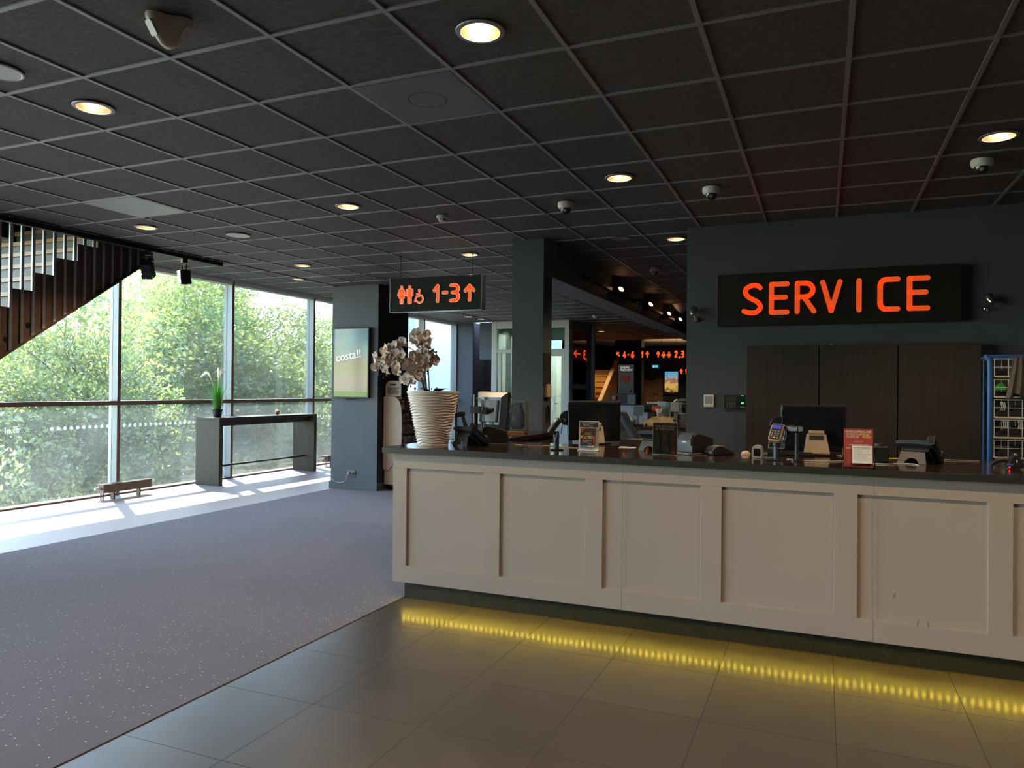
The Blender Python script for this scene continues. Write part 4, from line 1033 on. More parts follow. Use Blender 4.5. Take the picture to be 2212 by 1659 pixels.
local_text(t,'headline',M_PAPERT,[('THE BEST SEATS',.0185,-.064,.187,'LEFT'),('IN THE HOUSE',.0185,-.064,.169,'LEFT')],mx,-.0002)
MB().prism(arc(-.002,.132,.012,0,360,16,.009)[:-1],.0002,.001,mx=mx).build('red_seal',mat('red_print',(0.55,.05,.035)),t)
m=MB()
for z,w in ((.118,.03),(.108,.034),(.1,.022),(.045,.066),(.039,.06)): m.box(-w,w,.0003,.001,z-.0008,z+.0008,mx=mx)
m.build('small_print',M_GREYPR,t)
m=MB(); 
for x in (-.05,-.024): m.prism([(x-.010,.012),(x+.004,.012),(x+.012,.034),(x,.034)],.0002,.001,mx=mx)
m.build('black_stripe',M_BLKPR,t)
MB().box(.038,.066,.0002,.001,.014,.028,mx=mx).build('orange_logo',mat('orange_print',(0.6,.16,.03),.6),t)

# handheld payment terminal
t=thing('payment_handset','small handheld payment terminal lying beside the receipt printer','payment terminal',(-.668,5.20,Z),math.radians(-38))
MB().prism([(-.07,0),(-.07,.035),(-.045,.058),(.0,.064),(.10,.03),(.13,.012),(.13,0)],-.042,.042,plane='yz').build('housing',M_BLACK,t,bevel=.008,seg=3)
MB().box(-.036,.036,-.0735,-.069,.012,.03).build('front_slot',M_BLUEBLK,t,bevel=.002)
MB().box(-.030,.030,-.01,.035,.056,.064,mx=Matrix.Rotation(-.05,4,'X')).build('receipt_cover',M_TAN,t,bevel=.003)
MB().cyl((.025,-.072,.018),(.025,-.078,.018),.005,n=10).cyl((-.03,-.072,.02),(-.03,-.078,.02),.005,n=10).build('screw',M_SILVER,t)
# mouse, presentation scanner, keyboard, pen
t=thing('computer_mouse','white computer mouse lying in warm light at the back of the counter','mouse',(-.488,5.32,Z),math.radians(60)); t.scale=(.78,.78,.78)
MB().ball((0,0,.0),.04,18,10,(1.35,.85,.85)).build('shell',mat('warm_lit_white',(0.72,.62,.50),.3,var=.03),t,smooth=True)  # white shell with the warm light put into its colour
MB().ball((.028,0,.028),.007,10,6,(1.6,.5,.6)).build('scroll_wheel',M_TAN,t,smooth=True)
t=thing('table_scanner','upright beige table scanner with dark front window on the counter','scanner',(-.393,5.11,Z),math.radians(-5)); t.scale=(.86,.86,.86)
MB().prism([(-.036,0),(.036,0),(.038,.05),(.034,.078)]+arc(0,.076,.034,0,180,10,.022)+[(-.034,.078),(-.038,.05)],-.03,.03).build('housing',mat('greige_plastic',(0.42,.37,.32),.4,var=.04),t,bevel=.005)
MB().prism(rrect(-.025,.025,.012,.07,.012),-.032,-.029).build('window',M_GLOSSB,t)
t=thing('keyboard','black keyboard with pale edge in front of the bronze footed till','keyboard',(-.25,5.42,Z),.05)
MB().box(-.20,.20,-.07,.07,0,.018).build('case',M_BLACK,t,bevel=.003)
m=MB()
for r in range(4):
    for c in range(14): m.box(-.188+c*.0268,-.166+c*.0268,-.058+r*.03,-.034+r*.03,.018,.024)
m.build('keys',M_BLACK,t)
MB().box(-.205,-.10,-.074,-.064,.004,.020).build('pale_edge',M_SILVER,t)
t=thing('mouse_pad','blue grey pad lying left of the red keyed terminal','pad',(-.40,5.02,Z),.05)
MB().prism(rrect(-.0,.11,.04,.14,.02),0,.002,plane='xy').build('pad',mat('blue_grey_pad',(0.10,.13,.19),.5),t)
def cable(label,pts,r=.003,mt=None):
    o=MB().tube(smooth_path(pts,8),r,6).build('cable',mt or M_CABLE,smooth=True)
    return tag(o,label,'cable')
c3=CT+.0035
cable('white cable looping on the counter before the bronze footed till',[(-.21,5.07,c3),(-.08,5.00,c3),(.08,5.06,c3),(.16,5.25,c3),(.15,5.42,c3),(.05,5.55,c3)])
cable('white cable lying behind the red leaflet holder',[(.24,5.02,c3),(.36,5.00,c3),(.42,5.08,c3),(.50,5.10,c3),(.53,5.02,c3)])
cable('thin brown cable across the counter towards the sideways card terminal',[(-2.22,5.32,c3),(-2.05,5.30,c3),(-1.9,5.33,c3),(-1.74,5.28,c3),(-1.62,5.24,c3)],.003,M_TAN)
cable('thin white cable along the counter back near the blue scanner',[(.70,5.50,c3),(.82,5.53,c3),(.93,5.56,c3)],.003)
cable('black cable under the black receipt printer near the payment handset',[(-.90,5.05,c3),(-.82,5.06,c3),(-.72,5.12,c3)],.0025,M_GREYP)
o=MB().box(-.045,.045,-.03,.03,0,.0015).build('sticky_note',mat('yellow_paper',(0.75,.5,.05),.7),loc=(.448,5.50,Z),rot=(0,0,.2)); tag(o,'yellow sticky note on the counter left of the warm lit desk phone','note')
o=MB().box(-.06,.06,-.05,.05,0,.004).build('paper_pad',M_PAPER,loc=(-1.36,5.50,Z),rot=(0,0,.1)); tag(o,'white paper pad on the counter right of the first till','paper')
o=MB().box(-.10,.10,-.08,.08,0,.05).build('cash_tray',M_CAB,loc=(-1.38,5.76,Z),rot=(0,0,.2)); tag(o,'flat brown tray box under the tilted screen','tray')

# red leaflet holder
t=thing('leaflet_holder','clear holder with red leaflets about cinema advertising and a white card','leaflet holder',(.192,4.70,Z),math.radians(4))
mx=Matrix.Rotation(-.12,4,'X')
MB().box(-.084,.084,-.028,-.026,.0,.024,mx=mx).box(-.084,.084,.012,.014,0,.19,mx=mx).box(-.084,-.082,-.028,.014,0,.115,mx=mx).box(.082,.084,-.028,.014,0,.115,mx=mx).box(-.084,.084,-.028,.05,0,.003).build('acrylic',M_ACRYL,t)
MB().box(-.076,.076,-.004,.008,.004,.225,mx=mx).build('red_leaflet',M_RED,t)
local_text(t,'headline',M_PAPERT,[('BIOSCOOPRECLAME',.0168,-.069,.203,'LEFT',.0003,.88),('GOED',.0168,-.067,.188,'LEFT'),('DUIDELIJK',.0168,-.067,.173,'LEFT',0,.93),('CINE FOX',.010,.0,.148,'CENTER')],mx,-.0045)
local_text(t,'bold_headline',M_YELPR,[('DUIDELIJK',.0168,-.018,.188,'LEFT',.0005),('GOED',.0168,.020,.173,'LEFT',.0005)],mx,-.0046)
MB().box(-.052,.05,-.0048,-.004,.1335,.1355,mx=mx).box(-.066,-.04,-.0048,-.004,.112,.1145,mx=mx).build('small_print',M_PAPERT,t)
MB().box(-.036,.070,-.022,-.018,.026,.128,mx=mx).build('white_card',mat('bright_card',(0.88,.85,.80),.6,var=.02),t)
m=MB().box(-.030,.060,-.0226,-.022,.1135,.1165,mx=mx)
for k in range(8): m.box(-.030,.064-.01*(k%3),-.0226,-.022,.104-k*.0085,.1052-k*.0085,mx=mx)
m.build('card_text',M_GREYPR,t)
o=thing('dark_box','small black device behind the red leaflet holder','device',(.31,5.20,Z))
MB().box(-.07,.07,-.05,.05,0,.10).build('housing',M_BLACK,o,bevel=.008); MB().cyl((.02,0,.1),(.02,0,.115),.03,.028,16).build('knob',M_CAB,o,smooth=True)
# blue hand scanner lying at the right end
t=thing('hand_scanner','black and blue hand scanner with red light lying at the counter right end','barcode scanner',(.985,5.09,Z),math.radians(0))
MB().tube(smooth_path([(-.075,.0,.014),(-.05,0,.040),(-.01,0,.052),(.03,0,.045)],5),[.010]+[.013]*5+[.016]*5+[.02]*5,12).build('handle',M_BLACK,t,smooth=True)
MB().prism([(.0,.012),(.012,.06),(.035,.085),(.055,.088),(.085,.03),(.08,.006),(.02,.004)],-.034,.034).build('scan_head',M_BLACK,t,bevel=.008)
MB().box(-.004,.03,-.036,-.030,.020,.032).build('blue_grip',mat('blue_rubber',(0.03,.12,.45),.5),t,bevel=.003)
MB().box(.008,.014,-.038,-.033,.006,.016).build('red_light',mat('red_led',(0.9,.02,.02),.3,emit=(1,.02,.03),es=2.5),t)
MB().box(.044,.050,-.0355,-.033,.04,.056).build('badge',M_PAPER,t)
MB().cyl((.045,-.01,.084),(.045,-.01,.09),.010,n=12).build('top_light',M_TAN,t,smooth=True)

# glass box lamp on the ledge
t=thing('glass_box_lamp','clear glass box with pear shaped hollow and copper base beside the column','lamp',(-2.80,6.80,1.1385),.1)
MB().box(-.098,.098,-.06,.06,0,.022).build('base',M_COPPER,t,bevel=.004)
MB().box(-.102,.102,-.065,.065,.024,.312).build('glass_box',M_ACRYL,t)
m=MB(); m.lathe([(.045,.035),(.075,.06),(.084,.11),(.078,.17),(.058,.23),(.045,.29)],40,mx=Matrix.Diagonal((1,.62,1,1)),cap=False)
m.build('hollow_shape',mat('reflection_streaks',(0.62,.63,.6),.3,var=.75,scale=4,stretch=(9,9,.5)),t,smooth=True)  # bright streaks painted in place of reflections in the hollow
MB().box(-.102,-.099,-.065,.065,.024,.312).box(.099,.102,-.065,.065,.024,.312).box(-.102,.102,-.0655,.065,.309,.312).build('edges',M_SILVER,t)

# ------------------------------------------------------------------ blue wire rack
t=thing('wire_rack','blue framed rack with cream wire baskets right of the brown cupboards','rack',(1.6,6.86,0))
for x in (1.213,2.0):
    MB().tube(smooth_path([(x,6.83,0),(x,6.83,1.2),(x,6.835,1.78),(x-.012 if x<1.5 else x+.012,6.84,1.84),(x-.035 if x<1.5 else x+.035,6.85,1.868)],6),.0205,10).build('post',M_BLUEST,t,local=False,smooth=True)
    MB().tube([(x,7.08,0),(x,7.08,1.86)],.007,8).build('post',M_BLUEST,t,local=False,smooth=True)
MB().box(1.18,2.03,6.835,6.865,1.846,1.876).box(1.19,1.21,6.865,7.09,1.85,1.868).box(1.21,2.0,7.07,7.09,1.84,1.87).build('top_rail',M_BLUEST,t,local=False,bevel=.004)
for k,zb in enumerate((1.705,1.545,1.385,1.228,1.07)):
    m=MB(); x0,x1=1.24,1.99; y0,y1=6.815,7.05; h=.138
    for z in (zb,zb+h*.55,zb+h): 
        m.tube([(x0,y0,z),(x1,y0,z)],.0028 if z>zb else .005,6); m.tube([(x0,y1,z),(x1,y1,z)],.0025,6); m.tube([(x0,y0,z),(x0,y1,z)],.0025,6); m.tube([(x1,y0,z),(x1,y1,z)],.0025,6)
    m.box(x0,x1,y0-.003,y0+.003,zb-.006,zb+.006)
    xs=x0
    while xs<=x1+.001:
        m.tube([(xs,y0,zb),(xs,y0,zb+h)],.0035,6); m.tube([(xs,y1,zb),(xs,y1,zb+h)],.0025,6); xs+=.0929
    for j in range(8): m.tube([(x0,y0+j*.033,zb),(x1,y0+j*.033,zb)],.002,6)
    m.build('wire_basket',M_WIRE,t,local=False,smooth=True)
def lump(name,label,cat,x0,x1,y0,y1,z,h,mt):
    m=MB(); nx,ny=10,6; vs=[];fs=[]
    for i in range(nx+1):
        for j in range(ny+1):
            u,v=i/nx,j/ny; e=min(u,1-u,v,1-v)*2
            zz=h*(min(1,e*2.2)**.6)*(.75+.25*math.sin(u*9+v*5+x0*20))
            vs.append((x0+(x1-x0)*u,y0+(y1-y0)*v,z+zz))
    for i in range(nx):
        for j in range(ny): fs.append((i*(ny+1)+j,(i+1)*(ny+1)+j,(i+1)*(ny+1)+j+1,i*(ny+1)+j+1))
    m.add(vs,fs); m.quad((x0,y0,z),(x0,y1,z),(x1,y1,z),(x1,y0,z))
    o=m.build(name,mt,smooth=True); return tag(o,label,cat)
BLKC=mat('black_cloth',(0.012,.012,.014),.9)
lump('folded_cloth','black cloth in the topmost wire basket beside the towel','cloth',1.26,1.40,6.84,7.02,1.712,.06,BLKC)
lump('green_bag','bright green bag in the second wire basket from the top','bag',1.26,1.33,6.84,6.98,1.60,.055,mat('bright_green_cloth',(0.05,.42,.06),.5))
lump('folded_cloth','black cloth under the green bag in the second wire basket','cloth',1.255,1.50,6.84,7.02,1.552,.05,BLKC)
lump('folded_cloth','black cloth in the middle wire basket below the towel','cloth',1.255,1.55,6.84,7.02,1.392,.09,BLKC)
lump('folded_cloth','black cloth in the fourth wire basket from the top','cloth',1.255,1.55,6.84,7.02,1.235,.08,BLKC)
lump('folded_cloth','black cloth in the lowest visible wire basket','cloth',1.255,1.55,6.84,7.02,1.077,.085,BLKC)
for x,z in ((1.285,1.36+.11),(1.30,1.228+.10),(1.40,1.228+.10)):
    m=MB()
    for k in range(3): m.tube(smooth_path([(x+k*.012,6.83,z+.035),(x+k*.012+.006,6.825,z),(x+k*.012-.002,6.828,z-.03)],4),.0035,6)
    o=m.build('plug_cable',M_CABLE,smooth=True); tag(o,{1:'white cable ends hanging in the middle wire basket'}.get(1) if z>1.4 else ('white cable ends in the fourth basket next to the blue post' if x<1.35 else 'white cable ends in the fourth basket at the picture edge'),'cable')
# towel hung over the rack
m=MB(); nu,nv=22,16; vs=[];fs=[]
for i in range(nu+1):
    u=i/nu
    for j in range(nv+1):
        v=j/nv
        if u<.12:  y=6.87-.06*(1-u/.12)**1.5+.0; 
        z=1.885-u*.335 if u>.06 else 1.885-.02*(1-u/.06)**2-.02
        wl=1.365-.055*u**1.2; wr=1.425+.015*u
        x=wl+(wr-wl)*v
        y=6.80-.012*u+.014*math.sin(v*13+u*2.0)*(.3+.7*u)
        if u<.06: y=6.80+.07*(1-u/.06)
        z-= .02*math.sin(v*7+1)*u
        vs.append((x,y,z))
for i in range(nu):
    for j in range(nv): fs.append((i*(nv+1)+j,i*(nv+1)+j+1,(i+1)*(nv+1)+j+1,(i+1)*(nv+1)+j))
m.add(vs,fs); o=m.build('towel',M_CLOTH,smooth=True); tag(o,'grey brown towel draped over the front of the blue rack','towel')
so=o.modifiers.new('s','SOLIDIFY'); so.thickness=.006

# ------------------------------------------------------------------ portrait screen on the pillar
t=thing('mounted_portrait_screen','tall portrait screen with pale travel poster on the wide pillar','screen',(-6.69,9.57,1.95))
MB().box(-.325,.325,-.055,-.012,-.54,.54).build('bezel',M_BLACK,t,bevel=.004)
MB().box(-.15,.15,-.012,-.001,-.3,.3).build('wall_bracket',M_BLACKM,t)
def m_poster():  # colours washed out to stand in for reflections on the screen
    m,nt,bb=newmat('pale_poster'); tc=N(nt,'ShaderNodeTexCoord'); sx=N(nt,'ShaderNodeSeparateXYZ'); L(nt,tc.outputs['Object'],sx.inputs[0])
    n1=N(nt,'ShaderNodeTexNoise'); n1.inputs['Scale'].default_value=5; n1.inputs['Detail'].default_value=6; n1.inputs['Distortion'].default_value=1.6; L(nt,tc.outputs['Object'],n1.inputs['Vector'])
    h=mathn(nt,'ADD',sx.outputs[2],mathn(nt,'MULTIPLY',n1.outputs[0],.25))
    cr=N(nt,'ShaderNodeValToRGB'); e=cr.color_ramp.elements
    e[0].position=0; e[0].color=(.33,.36,.28,1); e[1].position=1; e[1].color=(.22,.36,.40,1)
    for p,c in ((.25,(.40,.36,.30)),(.42,(.36,.38,.24)),(.56,(.38,.34,.22)),(.7,(.29,.40,.38)),(.85,(.25,.40,.42))):
        q=e.new(p); q.color=(*c,1)
    L(nt,mathn(nt,'ADD',h,.42),cr.inputs[0])
    n2=N(nt,'ShaderNodeTexNoise'); n2.inputs['Scale'].default_value=9; n2.inputs['Detail'].default_value=4; n2.inputs['Distortion'].default_value=2.2; L(nt,tc.outputs['Object'],n2.inputs['Vector'])
    r=N(nt,'ShaderNodeMapRange'); r.inputs[1].default_value=.55; r.inputs[2].default_value=.62; L(nt,n2.outputs[0],r.inputs[0])
    c=mixc(nt,mathn(nt,'MULTIPLY',r.outputs[0],.6),cr.outputs[0],(.50,.32,.16))
    L(nt,c,bb.inputs['Base Color']); bb.inputs['Roughness'].default_value=.10
    L(nt,c,bb.inputs['Emission Color']); bb.inputs['Emission Strength'].default_value=.24
    return m
MB().box(-.305,.305,-.0565,-.054,-.52,.52).build('screen',m_poster(),t)
MB().box(-.303,.303,-.0572,-.0562,-.52,-.44).build('green_band',mat('green_band',(0.22,.34,.10),.2,emit=(.22,.33,.12),es=.18),t)
m=MB(); text(m,'costa!!',.178,-.272,.01,-.0585,bold=.010,rot=.16,shear=.12); m.build('poster_title_shadow',mat('grey_outline',(0.25,.27,.24),.4,emit=(.3,.32,.3),es=.2),t)
m=MB(); text(m,'costa!!',.178,-.275,.014,-.0592,bold=.004,rot=.16,shear=.12); m.build('poster_title',mat('white_title',(0.7,.7,.68),.4,emit=(.8,.8,.78),es=.55),t)
MB().tube(smooth_path([(-.10,-.035,-.54),(-.06,-.04,-.565),(.05,-.035,-.56),(.11,-.03,-.54)],5),.006,6).build('cable',M_BCABLE,t,smooth=True)
t=thing('wall_outlet','grey double wall outlet low on the wide pillar','outlet',(-6.69,9.57,.252))
MB().box(-.075,.075,-.012,0,-.04,.04).build('plate',M_GREYP,t,bevel=.003)
for x in (-.036,.036): MB().lathe([(.027,-.0125),(.024,-.0105)],20,mx=Matrix.Translation((x,0,0))@Matrix.Rotation(0,4,'X')@Matrix.Rotation(PI/2,4,'X')@Matrix.Translation((0,0,.024))).build('socket',M_BLACK,t,smooth=True)
t=thing('power_cord','white plug and power cord hanging from the pillar outlet','power cord',(-6.72,9.55,.25))
MB().cyl((-.005,.01,.0),(-.005,-.03,-.004),.017,.012,14).build('plug',M_WHITEP,t,smooth=True)
MB().tube(smooth_path([(-.005,-.03,-.004),(-.02,-.035,-.05),(-.07,-.02,-.12),(-.16,-.01,-.155),(-.26,-.008,-.13),(-.335,-.008,-.10),(-.385,-.008,-.095)],6),.0045,8).build('cord',M_CABLE,t,smooth=True)

# ------------------------------------------------------------------ candy stand beside the pillar
t=thing('candy_stand','cream sweets stand with curved side and red brown bins behind the planter','sweets stand',(-6.05,10.1,0))
X0,X1=-6.225,-5.905
prof=[(X0,.33),(X0+.02,.30),(X0+.10,.30),(X1-.10,.46),(X1,.62),(X1+.012,1.0),(X1,1.22)]+[(X1-.16*(1-math.cos(PI/2*k/8)),1.22+.22*math.sin(PI/2*k/8)) for k in range(1,9)]+[(X0,1.44)]
MB().prism(prof,9.72,9.75).build('side_panel',M_CREAM,t,local=False,bevel=.004)
MB().prism(prof,10.80,10.83).build('side_panel',M_CREAM,t,local=False,bevel=.004)
MB().box(X0+.02,X1-.06,9.75,10.80,.09,1.42).build('cabinet_body',M_CREAM,t,local=False)
MB().box(X0+.02,X1-.02,9.73,9.75,.09,.5).build('lower_side',M_CREAM,t,local=False)
hp=[(X0+.015,1.44),(X0+.29,1.44),(X0+.29,1.58)]+arc(X0+.2,1.59,.09,0,90,8)+arc(X0+.105,1.59,.09,90,180,8)+[(X0+.015,1.58)]
MB().prism(hp,9.75,9.762).build('header_board',M_CREAM,t,local=False)
m=MB(); text(m,'CANDY',.060,X0+.152,1.535,9.748,align='CENTER',bold=.002); text(m,'DUDES',.060,X0+.152,1.482,9.748,align='CENTER',bold=.002); m.build('header_lettering',M_BLKPR,t,local=False)
m=MB()
for k in range(7):
    a=-1.2+k*.4; m.prism([(X0+.152+.045*math.sin(a)-.012,1.60+.016*math.cos(a)),(X0+.152+.045*math.sin(a)+.012,1.60+.016*math.cos(a)),(X0+.152+.06*math.sin(a),1.635+.01*math.cos(a))],9.747,9.749)
m.prism(arc(X0+.152,1.618,.032,0,360,12,.014)[:-1],9.747,9.749); m.build('splash_emblem',M_BLKPR,t,local=False)
def m_candy():
    m,nt,bb=newmat('candy_mix'); tc=N(nt,'ShaderNodeTexCoord'); v=N(nt,'ShaderNodeTexVoronoi'); v.inputs['Scale'].default_value=26; L(nt,tc.outputs['Object'],v.inputs['Vector'])
    hs=N(nt,'ShaderNodeSeparateColor'); L(nt,v.outputs['Color'],hs.inputs[0])
    cr=N(nt,'ShaderNodeValToRGB'); cr.color_ramp.interpolation='CONSTANT'; e=cr.color_ramp.elements
    e[0].color=(.10,.03,.02,1); e[1].position=.82; e[1].color=(.35,.30,.25,1)
    for p,c in ((.25,(.30,.03,.03)),(.45,(.06,.05,.05)),(.6,(.22,.10,.04)),(.72,(.14,.05,.12))):
        q=e.new(p); q.color=(*c,1)
    L(nt,hs.outputs[0],cr.inputs[0]); L(nt,cr.outputs[0],bb.inputs['Base Color']); bb.inputs['Roughness'].default_value=.25
    return m
MC=m_candy(); MSH=mat('rose_brown_shelf',(0.20,.11,.085),.4,var=.1)
for k,z in enumerate((.72,.90,1.08,1.26)):
    MB().box(X1-.10,X1+.035,9.76,10.79,z-.012,z+.008).build('shelf',MSH,t,local=False,bevel=.003)
    for j in range(4):
        y0=9.775+j*.254
        MB().box(X1-.09,X1+.012,y0,y0+.235,z+.009,z+.118).build('sweets_bin',MC,t,local=False,bevel=.006)
        MB().cyl((X1+.012,y0+.118,z+.10),(X1+.022,y0+.118,z+.10),.011,n=10).build('bin_knob',M_SILVER,t,local=False,smooth=True)
MB().box(X1-.14,X1-.02,9.76,10.79,1.40,1.43).build('top_shelf',MSH,t,local=False,bevel=.003)
MB().box(X0+.04,X1-.08,9.76,10.79,.05,.09).build('base_frame',M_BLACK,t,local=False)
for y in (9.80,10.74):
    for x in (X0+.06,X1-.10):
        MB().cyl((x,y-.012,.026),(x,y+.012,.026),.025,n=14).build('castor',M_BLACK,t,local=False,smooth=True)

# ------------------------------------------------------------------ bar table, grass pot, ball, heaters
t=thing('bar_table','long dark wooden bar table with slab legs before the glass wall','table',(-8.96,10.15,0))
tx0,tx1=-9.215,-8.725; ty0,ty1=8.93,11.35
MB().box(tx0,tx1,ty0,ty1,1.03,1.072).build('tabletop',M_WENGE,t,local=False,bevel=.003)
for y in (ty0,ty1-.075): MB().box(tx0,tx1,y,y+.075,0.002,1.03).build('leg',M_WENGE,t,local=False,bevel=.003)
MB().box(tx1-.16,tx1-.10,ty0+.075,ty1-.075,.935,1.03).box(tx0+.1,tx0+.16,ty0+.075,ty1-.075,.935,1.03).build('apron',M_WENGE,t,local=False)
MB().cyl((-8.95,ty0+.075,.285),(-8.95,ty1-.075,.285),.017,n=12).build('foot_rail',M_BLACKM,t,local=False,smooth=True)
t=thing('potted_grass','tall green artificial grass with pale plumes in a black pot on the bar table','potted plant',(-8.97,9.13,1.073)); t.scale=(1.0,1.0,1.0)
MB().lathe([(.055,0),(.078,.118),(.084,.122),(.084,.132),(.07,.13),(.068,.11),(0,.11)],28).build('pot',M_BLACK,t,smooth=True)
for grp in range(3):
    m=MB()
    for k in range(150):
        a=R.uniform(0,6.28); r0=R.uniform(0,.055); h=R.uniform(.30,.60)*(1-.25*grp/3); le=R.uniform(.02,.17)*(.6+.4*grp); w=.0036
        p0=Vector((r0*math.cos(a),r0*math.sin(a),.11)); d=Vector((math.cos(a),math.sin(a),0)); q=Vector((-d.y,d.x,0))*w
        prev=None
        for s in range(6):
            f=s/5; c=p0+d*(le*f*f)+Vector((0,0,h*f*(1-.08*f))); ww=q*(1-f*.9)
            cur=(c-ww,c+ww)
            if prev: m.quad(prev[0],prev[1],cur[1],cur[0])
            prev=cur
    m.build('grass_blades',M_PLANT,t)
for (dx,dy,h) in ((-.24,-.10,.70),(.02,.02,.78),(.07,.05,.74),(-.08,.10,.76),(.10,-.08,.69)):
    m=MB(); pts=smooth_path([(0,0,.12),(dx*.2,dy*.2,h*.6),(dx*.6,dy*.6,h),(dx*1.05,dy*1.05,h-.05)],6)
    m.tube(pts,[.002]*10+[.006,.014,.019,.020,.019,.017,.013,.009,.004],6); m.build('plume',M_PLUME,t,smooth=True)
o=MB().ball((0,0,.043),.043,24,16).build('wooden_ball',mat('gold_ball',(0.55,.36,.17),.3,metal=.3,var=.1),smooth=True,loc=(-8.95,10.52,1.0725)); tag(o,'small golden ball lying on the bar table','ball')
def heater(label,y0,y1):
    t=thing('floor_heater',label,'heater',(-9.0,(y0+y1)/2,0),0,'low brown heaters along the glass wall')
    MB().box(-9.08,-8.95,y0,y1,.105,.222).build('casing',M_STEELB,t,local=False,bevel=.003)
    m=MB(); y=y0+.03
    while y<y1-.03: m.box(-9.065,-8.965,y,y+.012,.2215,.2235); y+=.03
    m.build('grille',M_BLACKM,t,local=False)
    for y in (y0+.19,y1-.17): MB().box(-9.04,-8.98,y-.012,y+.012,.0,.105).build('leg',M_STEELB,t,local=False)
    MB().cyl((-9.0,y0+.03,.105),(-9.0,y0+.03,.0),.009,n=8).cyl((-9.04,y0+.03,.105),(-9.04,y0+.03,.0),.009,n=8).build('pipe',M_STEELB,t,local=False)
    MB().cyl((-9.03,y0,.165),(-9.03,y0-.07,.165),.02,.017,14).build('valve_knob',M_WHITEP,t,local=False,smooth=True)
heater('low brown floor heater before the window, under the staircase',7.09,7.865)
heater('low brown floor heater half hidden by the wide pillar beyond the bar table',12.0,13.4)

# ------------------------------------------------------------------ staircase at the left
t=thing('staircase','brown steel staircase with oak treads rising past the glass wall','staircase',(-8.1,4.0,0))
SX0,SX1=-9.05,-7.3
rs,gn=.187,.2335
steps=[(4.755+gn*j, 2.476+rs*j) for j in range(-12,7)]
for y,z in steps:
    MB().box(SX0,SX1,y-.012,y+gn+.02,z-.045,z).build('tread',M_STAIRW,t,local=False,bevel=.002)
    MB().box(SX0,SX1-.01,y+.012,y+.022,z-rs,z-.045).build('riser',M_STAIRR,t,local=False)
def str_prof():
    pts=[]
    for y,z in steps:
        pts+= [(y-.02,z-rs+.03),(y-.02,z+.03)]
    y1,z1=steps[-1]; y0,z0=steps[0]
    pts.append((y1+gn,z1+.03))
    low=lambda y: 1.836+(y-4.649)*.7135
    pts.append((y1+gn,low(y1+gn))); pts.append((y0-.02,low(y0-.02)))
    return pts
MB().prism(str_prof(),SX1-.01,SX1+.002,plane='yz').build('stringer',M_STEELB,t,local=False)
MB().prism(str_prof(),SX0-.012,SX0,plane='yz').build('stringer',M_STEELB,t,local=False)
low=lambda y: 1.836+(y-4.649)*.7135
m=MB().prism([(1.9,low(1.9)-.012),(6.35,low(6.35)-.012),(6.35,low(6.35)+.012),(1.9,low(1.9)+.012)],SX1-.03,SX1+.05,plane='yz'); m.build('lower_flange',M_STEELB,t,local=False)
m=MB().prism([(1.9,low(1.9)+.01),(6.35,low(6.35)+.01),(6.35,low(6.35)+.02),(1.9,low(1.9)+.02)],SX0,SX1,plane='yz'); m.build('soffit',M_STEELB,t,local=False)
y=2.40
while y<6.3:
    z0=low(y)
    MB().box(SX1+.002,SX1+.02,y-.0145,y+.0145,z0,min(CEIL2+1.0,z0+2.1)).build('baluster',M_BAL,t,local=False)
    y+=.111
for y in (4.66,4.87):
    MB().lathe([(.028,0),(.028,.012),(.016,.014),(.014,.004)],20,mx=Matrix.Translation((SX1+.002,y+.05,low(y)+.17))@Matrix.Rotation(PI/2,4,'Y')).build('round_bolt',M_BLACKM,t,local=False,smooth=True)
MB().box(SX0,SX1,6.1,7.0,3.7,3.75).build('landing',M_STAIRW,t,local=False)

# ------------------------------------------------------------------ glazed entrance at the back
t=thing('glazed_entrance','white framed glazed entrance lobby behind the column','entrance',(-6.2,16.5,0))
YV=15.9; VX0,VX1=-7.19,-5.27
fr=MB()
fr.box(VX0,VX0+.13,YV-.06,YV+.06,0,CEIL).box(VX1-.11,VX1,YV-.06,YV+.06,0,CEIL).box(VX0+.13,VX1-.11,YV-.055,YV+.055,2.98,CEIL).box(VX0+.13,VX1-.11,YV-.055,YV+.055,2.41,2.49).box(VX0+.13,VX1-.11,YV-.055,YV+.055,0,.12)
fr.box(-6.36,-6.26,YV-.05,YV+.05,.12,2.98).box(VX0+.18,VX0+.24,YV-.04,YV+.04,.12,2.41).box(VX1-.17,VX1-.12,YV-.04,YV+.04,.12,2.41)
fr.box(VX0+.02,VX1-.02,YV-.062,YV-.055,3.03,3.036)
fr.build('front_frame',mat('white_lacquer',(0.60,.60,.58),.4,var=.02),t,local=False,bevel=.003)
MB().box(VX0+.13,VX1-.11,YV-.006,YV+.006,2.49,2.98).build('upper_glass',M_VGLASS,t,local=False)
MB().box(VX0+.13,-6.36,YV-.006,YV+.006,.12,2.41).build('door_glass',M_VGLASS,t,local=False)
dl=MB().box(-6.18,VX1-.20,YV-.006,YV+.006,.80,2.33).build('door_glass',m_glass('pale_green_glass',tint=(.90,.95,.80),gloss=.06),t,local=False)
MB().box(-6.26,-6.18,YV-.02,YV+.02,.72,2.405).box(VX1-.20,VX1-.12,YV-.02,YV+.02,.72,2.405).box(-6.18,VX1-.20,YV-.02,YV+.02,.72,.80).box(-6.18,VX1-.20,YV-.02,YV+.02,2.33,2.405).build('door_leaf_frame',mat('pale_green_leaf',(0.52,.58,.44),.4,var=.03),t,local=False)
MB().box(-5.66,-5.60,YV-.026,YV-.02,1.02,1.42).build('handle_plate',M_SILVER,t,local=False); MB().cyl((-5.63,YV-.026,1.25),(-5.63,YV-.06,1.25),.012,n=10).cyl((-5.63,YV-.06,1.25),(-5.55,YV-.06,1.25),.010,n=10).build('handle',M_CHROME,t,local=False)
